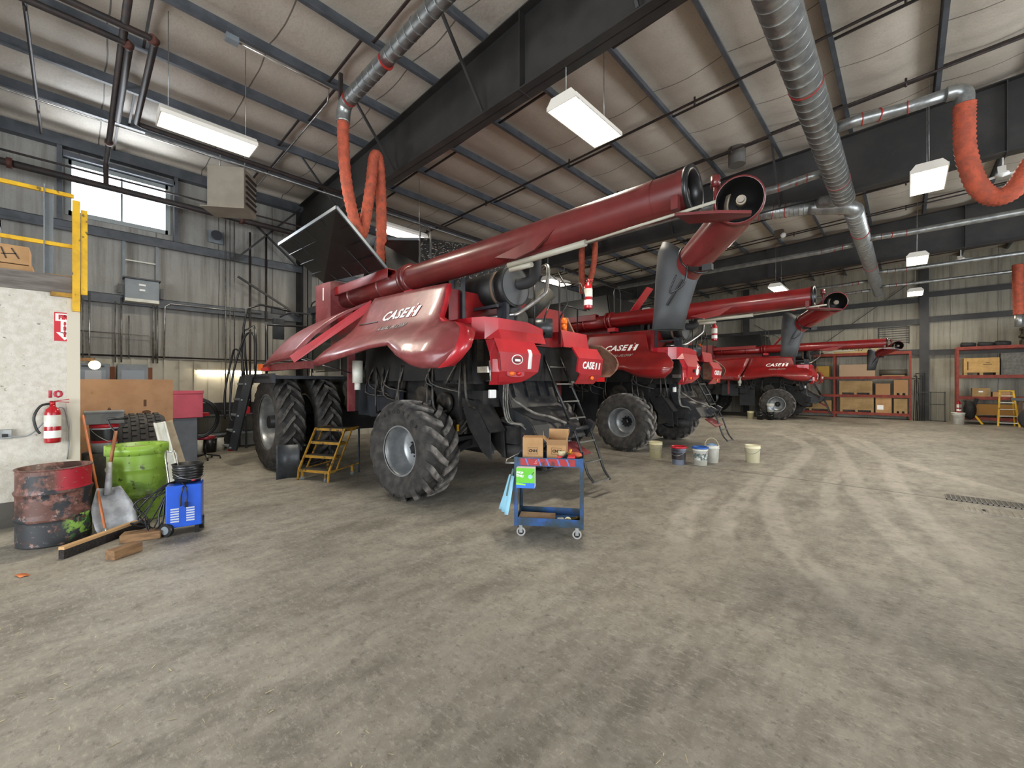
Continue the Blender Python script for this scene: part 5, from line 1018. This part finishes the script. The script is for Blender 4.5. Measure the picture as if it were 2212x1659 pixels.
obj('bracket_arm', B().tube([(-.0, .1, .8), (-.14, .14, .79), (-.16, .3, .8), (-.02, .38, .86)], .01, 6), galv, t)
def cartpt(x, y, z):
    a = math.atan2(.42, .62); return (-3.15 + x * math.cos(a) - y * math.sin(a), 3.38 + x * math.sin(a) + y * math.cos(a), z)
CA = math.atan2(.42, .62)
ink = M('print_ink', '#2a2018', rough=.7)
for (x, y, rz, w_, d_, h_, op, lb) in ((.06, .1, .06, .23, .22, .29, 0, 'closed brown cardboard carton with a CNH print, left on the tool cart'), (.33, .13, -.06, .22, .2, .27, 1, 'open brown cardboard carton with a CNH print, beside the closed one on the cart')):
    t = thing('cardboard_carton', lb, 'box', cartpt(x, y, .802), CA + rz, 'brown cartons on the tool cart')
    if op: obj('carton', B().bb(0, w_, 0, .005, 0, h_).bb(0, w_, d_ - .005, d_, 0, h_).bb(0, .005, 0, d_, 0, h_).bb(w_ - .005, w_, 0, d_, 0, h_).bb(0, w_, 0, d_, 0, .005), cardboard, t)
    else: obj('carton', B().bb(0, w_, 0, d_, 0, h_), cardboard, t)
    if op: obj('flap', B().prism([(0, d_, h_), (w_, d_, h_), (w_ + .01, d_ + .02, h_ + .1), (0, d_ + .02, h_ + .1)], (0, .004, 0)), cardboard, t); obj('flap', B().prism([(0, 0, h_), (w_, 0, h_), (w_, -.01, h_ - .06), (0, -.01, h_ - .06)], (0, -.004, 0)), M('carton_inner', '#8f6c48', rough=.85), t); obj('flap', B().prism([(w_, 0, h_), (w_, d_, h_), (w_ + .02, d_, h_ + .09), (w_ + .02, 0, h_ + .06)], (.004, 0, 0)), cardboard, t)
    else: obj('flap', B().prism([(w_, 0, h_), (w_, d_, h_), (w_ + .06, d_, h_ - .06), (w_ + .06, 0, h_ - .07)], (.003, 0, .003)), cardboard, t); obj('flap', B().prism([(w_, 0, h_), (w_, d_, h_), (w_ - .0, d_, h_ + .05), (w_ - .0, 0, h_ + .04)], (.003, 0, 0)), cardboard, t)
    lettering('CNH', .042, lambda a, c_, z, w_=w_: (w_ / 2 + a, -.0005 - z, .14 + c_), ink, t, bold=.002, th=.0008)
    obj('print_frame', B().bb(w_ / 2 - .055, w_ / 2 + .055, -.0015, 0, .174, .177).bb(w_ / 2 - .055, w_ / 2 + .055, -.0015, 0, .104, .107).bb(w_ / 2 - .055, w_ / 2 - .052, -.0015, 0, .104, .177).bb(w_ / 2 + .052, w_ / 2 + .055, -.0015, 0, .104, .177), ink, t)
t = thing('shop_towel_box', 'green and blue box of shop towels hanging on the front left of the tool cart', 'box', cartpt(.02, -.125, .575), CA)
obj('carton', B().bb(0, .2, 0, .115, 0, .215), white, t); obj('front_print', B().bb(0, .2, -.002, 0, .05, .215), M('towel_green', '#63c01c', '#55b016', rough=.45, scale=4), t); obj('bottom_print', B().bb(0, .2, -.003, 0, .0, .055), M('towel_blue', '#1768c8', rough=.45), t)
obj('green_swoosh', B().prism([(.0, -.004, .035), (.1, -.004, .03), (.105, -.004, .045), (.0, -.004, .055)], (0, -.001, 0)), M('towel_lime', '#8fd42a', rough=.45), t)
for i, w2 in enumerate(('SHOP', 'TOWELS')): lettering(w2, .034, lambda a, c_, z, i=i: (.04 + a + .25 * c_, -.003 - z, .165 - .034 * i + c_ - .12 * a), white, t, bold=.0022, th=.001, sx=.62 if i else .85)
obj('magnifier', B().cyl((.155, -.003, .125), (.155, -.006, .125), .024, n=20), M('lens_blue', '#9fc4e6', rough=.3), t); obj('magnifier_handle', B().bar((.17, -.005, .145), (.192, -.005, .175), .004, .006), plastic_k, t)
tag(obj('parts_tray', B().box((0, 0, .05), (.2, .12, .1)), M('tray_red', '#c0151c', rough=.4), loc=cartpt(.55, .1, .802), rot=(0, 0, CA), bev=.004), 'red plastic tray at the front right of the tool cart top', 'tray')
tag(obj('white_cup', B().lathe([(0, 0), (.035, 0), (.045, .05), (.04, .05), (0, .008)], n=18), plastic_c, loc=cartpt(.5, .1, .903)), 'small pale cup on the red tray on the tool cart', 'cup')
tag(obj('crumpled_bag', B().ball((0, 0, .03), (.07, .05, .035), 9), M('bag_red', '#a33a2a', '#c4693a', rough=.6, scale=20), loc=cartpt(.66, .2, .86), rot=(0, 0, CA)), 'crumpled orange red plastic bag at the right end of the tool cart', 'bag')
tag(obj('black_glove', B().prism([(0, 0, 0), (.1, .02, 0), (.14, .0, .12), (.12, -.01, .13), (.06, -.02, .07)], (0, .03, .01)), plastic_k, loc=cartpt(.44, .03, .81), rot=(0, 0, CA), bev=.006), 'black folded tool pouch leaning on the open carton on the cart', 'pouch')
tag(obj('yellow_tool', B().bar((0, 0, 0), (.12, .02, .01), .02, .02).bar((.03, 0, 0), (.05, .02, .05), .02), yellow, loc=cartpt(.55, .22, .9), rot=(0, 0, CA)), 'yellow tool lying behind the red tray on the cart', 'tool')
tag(obj('flat_carton', B().box((0, 0, .03), (.4, .2, .06)), M('carton_pale', '#b89a7a', '#9c7c5c', rough=.85, scale=5), loc=cartpt(.22, .16, .142), rot=(0, 0, CA)), 'flat open carton on the lower shelf of the tool cart', 'box')
tag(obj('paper_cup', B().lathe([(0, 0), (.03, 0), (.04, .08), (.036, .08), (0, .01)], n=18), plastic_c, loc=cartpt(.55, .1, .17), rot=(1.2, 0, CA + .3)), 'pale yellow paper cup tipped towards the viewer on the lower cart shelf', 'cup')
tag(obj('paper_cup', B().lathe([(0, 0), (.032, 0), (.038, .07), (0, .07)], n=18), white, loc=cartpt(.49, .06, .142)), 'white cup standing upright on the lower cart shelf', 'cup')
tag(obj('brass_fitting', B().cyl((0, 0, .02), (.08, .02, .02), .02, n=8).cyl((.05, .04, .015), (.1, .1, .015), .018, n=6), M('brass', '#8d7a3d', rough=.4, metal=.8), loc=cartpt(.6, .2, .142), rot=(0, 0, CA)), 'brass fittings at the right end of the lower cart shelf', 'fitting')
tag(obj('blue_rag', B().grid([[(-.012 * j + .014 * math.sin(2.2 * i + .3 * j), -.05 + (.014 + .003 * j) * i, .42 * -j / 7) for i in range(9)] for j in range(8)], (-.006, 0, 0)), M('rag_blue', '#8fc4dc', rough=.9), loc=cartpt(-.04, .0, .68), rot=(0, 0, CA + .5)), 'pale blue rag hanging from the left side of the tool cart', 'rag')
tag(obj('dark_hose', B().tube(smooth_path([cartpt(-.03, .02, .75), cartpt(-.07, .0, .6), cartpt(-.1, 0, .45)], 4), .016, 8), M('hose_greygreen', '#4f6663', rough=.7)), 'grey green sleeve hanging beside the pale blue rag on the cart', 'sleeve')
# ------------------------------------------------------------------ buckets on the open floor
def bucket(label, x, y, z, body, lid=None, labelm=None, up=False, R=.15, H=.37):
    t = thing('plastic_bucket', label, 'bucket', (x, y, z), 0, 'buckets standing on the shop floor')
    pr = [(0, 0), (R * .86, 0), (R * .97, H * .82), (R * 1.03, H * .83), (R * 1.03, H * .87), (R * .98, H * .88), (R, H * .98), (R * 1.04, H)]
    pr += [(0, H)] if lid else [(R * .97, H), (R * .82, .01), (0, .01)]
    obj('pail', B().lathe(pr, n=28), body, t)
    if lid: obj('lid', B().lathe([(R * 1.05, H * .93), (R * 1.08, H * .93), (R * 1.08, H * 1.02), (R * .95, H * 1.04), (R * .93, H * 1.01), (0, H * 1.01)], n=28), lid, t)
    if labelm: obj('label', B().lathe([(R * .91, H * .3), (R * .955, H * .68)], n=28), labelm, t)
    A_ = [PI * k / 12 for k in range(13)]
    if up: obj('handle', B().tube([(R * math.cos(a), 0, H * .85 + .21 * math.sin(a)) for a in A_], .006, 6), plastic_c, t)
    else: obj('handle', B().tube([(R * 1.04 * math.cos(a), -R * 1.04 * math.sin(a), H * .85 - .12 * math.sin(a)) for a in A_], .004, 6), galv, t)
    return t
bucket('open cream bucket beside the middle combine rear wheel, leftmost of the row', -4.2, 9.24, 0, plastic_c)
bucket('dark oil bucket with a bright red lid, second in the row of buckets', -3.5, 8.82, 0, M('pail_dark', '#2a262b', '#8b93a5', rough=.4, scale=2), M('lid_red', ''), M('label_black', '#221a1c', rough=.5))
bucket('white bucket with a blue lid in the row of buckets', -3.14, 9.06, 0, plastic_w, M('lid_blue', '#1f56a8', rough=.4), M('label_green', '#2f4a48', '#d5d5cc', rough=.5, scale=12))
t = bucket('white bucket holding a blue rag with its handle raised, behind the blue-lidded one', -3.07, 9.55, 0, plastic_w, None, None, True)
obj('rag', B().ball((0, 0, .36), (.11, .11, .05), 10), M('rag_blue2', '#4d6f96', '#8fa8c0', rough=.9, scale=12), t)
bucket('open cream bucket standing alone at the right end of the row', -2.42, 10.15, 0, M('cream_light', '#ddd6b4', rough=.5))
bucket('black bucket at the far combine wheel, under a white one', -4.65, 22.65, 0, plastic_k, plastic_k)
bucket('white bucket stacked on a black one at the far combine wheel', -4.65, 22.65, .38, plastic_w, plastic_w, M('label_bluegrey', '#3f5f86', '#d0d4d8', rough=.5, scale=10))
bucket('black bucket on the floor left of the stacked pair by the far combine', -5.05, 22.5, 0, plastic_k, plastic_k)
bucket('cream bucket by the far combine, left of the black buckets', -5.5, 22.7, 0, plastic_c)
bucket('white bucket under a small extinguisher beside the right rack upright', 1.6, 25.7, 0, plastic_w, plastic_w, None, False, .2, .48)
bucket('small cream bucket under the far combine near its front wheel', -8.1, 21.6, 0, plastic_c)
# ------------------------------------------------------------------ floor grates
t = thing('drain_grate', 'black open grid floor grate at the right edge', 'grate', (.43, 8.83, 0)); b = B()
for i in range(23): b.bb(.0 + .05 * i, .012 + .05 * i, 0, .36, .002, .02)
for j in range(8): b.bb(0, 1.12, .05 * j, .05 * j + .008, .002, .018)
obj('grid', b, M('grate_steel', '#7a756b', rough=.5, metal=.4), t); obj('pit_shade', B().bb(0, 1.12, 0, .36, .001, .003), M('hollow_shade', '#0f0e0d', rough=.9), t)  # flat black sheet at floor level paints the shade inside the pit
t = thing('drain_cover', 'pale ribbed floor cover plate just in front of the black grate', 'cover plate', (.55, 8.2, 0)); b = B().bb(0, 1.1, 0, .3, .001, .006)
for i in range(20): b.bb(.02 + .055 * i, .045 + .055 * i, .01, .29, .006, .014)
obj('plate', b, M('cover_steel', '#a39d92', '#8f897e', rough=.5, metal=.3, scale=5), t); obj('slot_shade', B().bb(.19, .22, .1, .2, .014, .016).bb(.83, .9, .18, .2, .014, .016).bb(.86, .875, .1, .2, .014, .016).bb(.83, .9, .09, .11, .014, .016), M('hollow_shade', ''), t)  # thin black plates paint the darkness of the cover openings
# ------------------------------------------------------------------ racks on the far wall
def rack(label, x0, x1, levels, y0, y1, key):
    t = thing('pallet_rack', label, 'rack', (x0, y0, 0), 0, 'orange pallet racks along the far wall'); n = max(1, round((x1 - x0) / 2.8)); w_ = (x1 - x0) / n; D = y1 - y0; H = max(levels)
    for i in range(n + 1):
        for y in (0, D): obj('upright', B().bb(i * w_ - .04, i * w_ + .04, y - .04, y + .04, 0, H), rackor, t, key='upr%.2f%.1f' % (H, i * w_) + str(y))
        b = B()
        for k in range(4): b.bar((i * w_, 0, .3 + k * H / 4.5), (i * w_, D, .3 + (k + 1) * H / 4.5), .025)
        obj('brace', b, rackor, t)
    for z in levels:
        for i in range(n):
            obj('beam', B().bb(i * w_ + .04, (i + 1) * w_ - .04, -.03, .03, z - .13, z), rackor, t); obj('beam', B().bb(i * w_ + .04, (i + 1) * w_ - .04, D - .03, D + .03, z - .13, z), rackor, t)
            obj('deck', B().bb(i * w_ + .04, (i + 1) * w_ - .04, .02, D - .02, z - .04, z - .01), M('deck_ply', '#57503f', rough=.9), t)
    return t
rack('orange pallet rack of two bays behind the farthest combine', -5.5, .15, (.3, 1.17, 2.08, 3.26), 26.98, 27.52, 'a')
rack('orange pallet rack at the right edge along the far wall', 1.62, 7.2, (.3, 1.17, 2.08, 3.3), 26.3, 27.1, 'b')
cn = [0]
def crate(x0, x1, y, z, h, lb, m=cardb_d, pal=True, d=.5, pr=None):
    t = thing('shipping_crate', lb, 'crate', (x0, y, z)); w_ = x1 - x0; p = .12 if pal else 0
    obj('box', B().bb(0, w_, 0, d, p, h), m, t)
    if pal: obj('pallet', B().bb(0, .1, 0, d, 0, p - .02).bb(w_ / 2 - .05, w_ / 2 + .05, 0, d, 0, p - .02).bb(w_ - .1, w_, 0, d, 0, p - .02).bb(0, w_, 0, d, p - .02, p), M('pallet_wood', '#9c8058', rough=.85), t)
    if pr:
        for q in pr: obj('print', B().bb(w_ * q[0], w_ * q[1], -.004, 0, h * q[2], h * q[3]), ink if len(q) < 5 else white, t)
    return t
crate(-2.45, -1.15, 27.0, .3, .77, 'tan crate on the bottom shelf, nearest the middle rack upright')
crate(-1.08, -.5, 27.0, .3, .75, 'cluster carton with papers on the bottom shelf beside the tan crate', cardboard, False, .45, [(.1, .5, .2, .5, 1)])
crate(-.42, .05 + .0, 27.0, .3, .7, 'narrow tan crate at the right end of the bottom shelf of the left rack')
crate(-2.48, -1.2, 27.0, 1.17, .68, 'tan crate on the second shelf, left end of the bay')
crate(-1.08, -.55, 27.0, 1.17, .55, 'small upright brown box in the middle of the second shelf', M('box_tan', '#9c7650', rough=.85), False, .5)
crate(-.42, .08, 27.0, 1.17, .72, 'brown crate with raised flap at the right end of the second shelf', M('box_tan', ''))
crate(-2.48, -1.1, 27.0, 2.08, .6, 'pale brown panel crate on the third shelf behind the auger boot', M('box_rose', '#a38a70', rough=.85), False)
crate(-4.6, -2.8, 27.0, .3, .55, 'tan crate low behind the rear of the farthest combine')
crate(-4.0, -2.9, 27.0, 2.08, .55, 'round yellow-brown machine housing crate in the left bay', M('box_gold', '#a5802f', rough=.6), False)
t = thing('steel_cylinder', 'long dark grey cylinder lying on the third shelf of the left rack', 'cylinder', (-.95, 27.25, 2.25)); obj('barrel', B().cyl((0, 0, 0), (1.0, 0, 0), .15, n=20), M('cyl_grey', '#4b463c', rough=.6), t); obj('cradle', B().bb(.1, .9, -.2, .2, -.18, -.12), M('pallet_wood', ''), t)
t = thing('lettered_crate', 'pale crate marked NOV 17 on top of the left rack behind the auger', 'crate', (-2.75, 26.95, 3.26)); obj('box', B().bb(0, 1.75, 0, .6, 0, .28), M('crate_pale', '#b09a6a', rough=.85), t)
lettering('NOV 17', .22, lambda a, c_, z: (.8 + a, -.002 - z, .15 + c_), ink, t, bold=.004, sx=1.1)
tag(obj('folded_tarp', B().ball((-2.2, 27.0, 3.75), (.38, .25, .06), 10).ball((-2.15, 27.0, 3.64), (.36, .25, .07), 10).ball((-2.0, 27.0, 3.84), (.28, .2, .05), 10), M('tarp_brown', '#4a4238', rough=.9)), 'folded brown tarp lying on the lettered crate atop the left rack', 'tarp')
crate(1.8, 2.8, 26.25, 2.08, .72, 'light wooden crate with printing on the third shelf of the right rack', M('crate_light', '#b8935a', '#a9854f', rough=.8, scale=5), True, .75, [(.1, .13, .3, .8), (.55, .8, .6, .64), (.62, .74, .7, .73)])
crate(2.85, 3.5, 26.35, 2.08, .9, 'tall grey textured block beside the light wooden crate', M('block_grey', '#6e6c66', '#5c5a55', rough=.9, scale=10), False)
crate(3.55, 4.4, 26.25, 2.08, .6, 'dark crate on a pallet at the right edge of the third shelf', blk_d)
crate(2.05, 2.55, 26.3, 1.17, .36, 'brown box with a white slip on the second shelf of the right rack', cardb_d, False, .5, [(.35, .6, .5, .65, 1)])
crate(2.62, 3.1, 26.3, 1.17, .2, 'low flat cardboard box on the second shelf of the right rack', cardboard, False, .5)
crate(1.95, 3.6, 26.25, .3, .55, 'long yellow-brown crate on the bottom shelf of the right rack', M('crate_yb', '#9a7038', rough=.85))
for i, x in enumerate((1.95, 2.45, 2.92)):
    lb = ('leftmost', 'middle', 'rightmost')[i]; tag(obj('worn_tire', B().lathe([(.12, -.07), (.22, -.09), (.24, 0), (.22, .09), (.12, .07), (.1, 0), (.12, -.07)], n=24), rubber_c, loc=(x, 26.6, 3.39), rot=(.1 * i, .08, 0)), lb + ' of three small worn tires lying on the right rack top', 'tire', 'worn tires on the rack top')
for k in range(7): tag(obj('lumber_slab', B().box((0, 0, 0), (1.1 + .05 * (k % 2), .6, .09)), M('old_slab', '#4a4030', '#3a3226', rough=.9, scale=5), loc=(3.95 + .03 * (k % 3), 26.6, 3.35 + .1 * k)), 'old dark wooden slab in the pile atop the right rack', 'slab', 'dark slabs piled on the right rack')
# wire cage and hand tools between the racks
t = thing('wire_cage', 'dark wire mesh cage standing between the two orange racks', 'cage', (.35, 26.9, 0)); b = B(); mk = M('cage_steel', '#3d3d33', rough=.6)
for x in (0, .45, .9): b.bb(x, x + .04, 0, .04, 0, 1.35)
for z in (0, .75, 1.3): b.bb(0, .94, 0, .04, z, z + .04)
for k in range(16): b.bb(.05 + k * .055, .055 + k * .055, .015, .02, 0, 1.3)
obj('frame', b, mk, t)
t = thing('garden_tools_rack', 'cluster of long-handled hand tools leaning beside the far wall column', 'tools', (.3, 26.7, 0)); rnd = random.Random(2)
for k in range(6): x = -.05 + .07 * k; obj('long_handled_tool', B().cyl((x, 0, 0), (x + rnd.uniform(-.06, .06), .5, 1.9 + .15 * (k % 3)), .016, n=6).box((x, .48, 1.95 + .12 * (k % 3)), (.12, .03, .05)), blk_d, t)
extinguisher((1.62, 25.7, .5), 0, 'small red fire extinguisher standing on the white bucket by the right rack')
t = thing('step_ladder', 'yellow step ladder standing in front of the right rack', 'ladder', (2.68, 25.5, 0))
obj('rail', B().bar((0, 0, 0), (.05, .1, 1.42), .05), yellow, t); obj('rail', B().bar((.55, 0, 0), (.4, .1, 1.42), .05), yellow, t); obj('rear_rail', B().bar((.5, .6, 0), (.38, .12, 1.4), .04), yellow, t)
for k in range(5): z = .15 + .27 * k; obj('rung', B().bb(.02 + .008 * k, .53 - .022 * k, .0 + .02 * k, .06 + .02 * k, z - .02, z + .01), plastic_w, t)
obj('top_cap', B().bb(.02, .43, .05, .16, 1.4, 1.45), yellow, t)
tag(obj('yellow_bar', B().bar((2.0, 25.9, .55), (2.3, 25.8, .03), .06), yellow), 'short yellow bar leaning on the long crate by the right rack', 'bar')
tag(obj('dark_machinery_part', B().ball((1.95, 25.9, .6), (.2, .2, .4), 9).bar((1.9, 25.9, .2), (2.15, 25.9, 1.1), .12).bar((1.8, 25.9, 1.0), (2.1, 25.9, .3), .08), blk_d), 'jumble of dark machinery leaning beside the right rack upright', 'machinery part')
t = thing('lawn_tractor', 'grey-brown small vehicle with a pale seat cut off by the right edge', 'vehicle', (3.4, 24.1, 0))
obj('rear_tire', B().lathe([(.2, -.14), (.38, -.15), (.42, -.1), (.42, .1), (.38, .15), (.2, .14), (.2, -.14)], axis='Y', n=28), rubber_c, t, loc=(0, -.25, .42)); obj('body', B().bb(-.3, 1.4, -.1, .7, .35, 1.05), M('vehicle_brown', '#6a5f5a', '#585049', rough=.5, scale=3), t, bev=.08); obj('seat', B().ball((.1, .2, 1.45), (.22, .3, .35), 12), M('seat_pale', '#b9b19c', rough=.7), t); obj('armrest', B().bb(-.55, .1, .0, .15, 1.08, 1.18), plastic_k, t)
t = thing('wall_louver', 'slatted ventilation louver on the far wall behind the auger tip', 'louver', (-1.0, YF - .06, 3.66)); b = B()
for k in range(7): b.box((.56, 0, .08 + k * .11), (1.08, .04, .02))
b.bb(0, .03, -.03, .03, 0, .84).bb(1.1, 1.13, -.03, .03, 0, .84).bb(0, 1.13, -.03, .03, .8, .84); obj('slats', b, steel_dk, t)
# ceiling fans and roof vents
for x, y, z, lb in ((1.5, 13.7, 6.2, 'small white ceiling fan hanging at right below the second roof beam'), (1.4, 21.5, 6.1, 'distant white ceiling fan near the far wall')):
    t = thing('ceiling_fan', lb, 'ceiling fan', (x, y, z), .4); obj('rod', B().cyl((0, 0, 0), (0, 0, 1.2), .015, n=6), white, t); obj('motor', B().lathe([(0, .06), (.1, .04), (.11, -.02), (0, -.06)], n=16), white, t)
    for k in range(3): obj('blade', B().box((.3, 0, 0), (.5, .12, .01)), white, t, rot=(0, 0, 2 * PI * k / 3))
tag(obj('roof_vent', B().cyl((-3.0, 11.15, 7.06), (-3.0, 11.15, 7.6), .19, n=20), M('vent_dark', '#5c5853', rough=.6)), 'round grey roof vent collar behind the auger mouth', 'vent')
t = thing('camera_speaker', 'small brown and white ceiling speaker box on a purlin behind the spout', 'speaker', (-2.9, 15.3, 6.35)); obj('box', B().bb(-.12, .12, -.1, .1, 0, .2), M('spk_brown', '#54483a', rough=.7), t); obj('horn', B().ball((.12, -.08, .0), .08, 10), white, t)
for i, (y0_, s) in enumerate(((4.3, 1), (6.5, -1))):
    pass
for p, q in (((XW + .35, 2.9, 5.0), (XW + .35, 4.6, 6.9)), ((XW + .35, 4.6, 3.7), (XW + .35, 3.0, 4.6)), ((XW + .35, 2.6, 6.8), (XW + .35, 4.5, 5.2)), ((XW + .35, 4.9, 3.6), (XW + .35, 12, 6.7)), ((XW + .35, 12, 3.6), (XW + .35, 4.9, 6.7))): trim(B().bar(p, q, .05), steel_dk)
for p, q in (((-4.0, YF - .12, 3.2), (.3, YF - .12, 6.7)), ((-6.5, YF - .12, 5.2), (-3.6, YF - .12, 3.2))): trim(B().bar(p, q, .025), steel_dk)

# ------------------------------------------------------------------ chaff on the floor
b = B(); rnd = random.Random(11)
for i in range(260):
    if i < 170: u, v = rnd.random(), rnd.random(); x = -5.6 + 4.4 * u + .8 * v; y = -.9 + 2.6 * v * u + .5 * rnd.random()
    else: x = rnd.uniform(-4.5, .8); y = rnd.uniform(.8, 9)
    a = rnd.uniform(0, PI); l = rnd.uniform(.004, .022); w_ = rnd.uniform(.0012, .003); dx, dy = math.cos(a), math.sin(a)
    b.face([(x - dx * l - dy * w_, y - dy * l + dx * w_, .002), (x + dx * l - dy * w_, y + dy * l + dx * w_, .004), (x + dx * l + dy * w_, y + dy * l - dx * w_, .004), (x - dx * l + dy * w_, y - dy * l - dx * w_, .002)])
o = obj('chaff', b, M('straw_chaff', '#d9cba4', '#a89a7c', rough=.9, scale=3)); o['kind'] = 'stuff'; o['label'] = 'scattered straw chaff and crumbs on the concrete floor'; o['category'] = 'chaff'
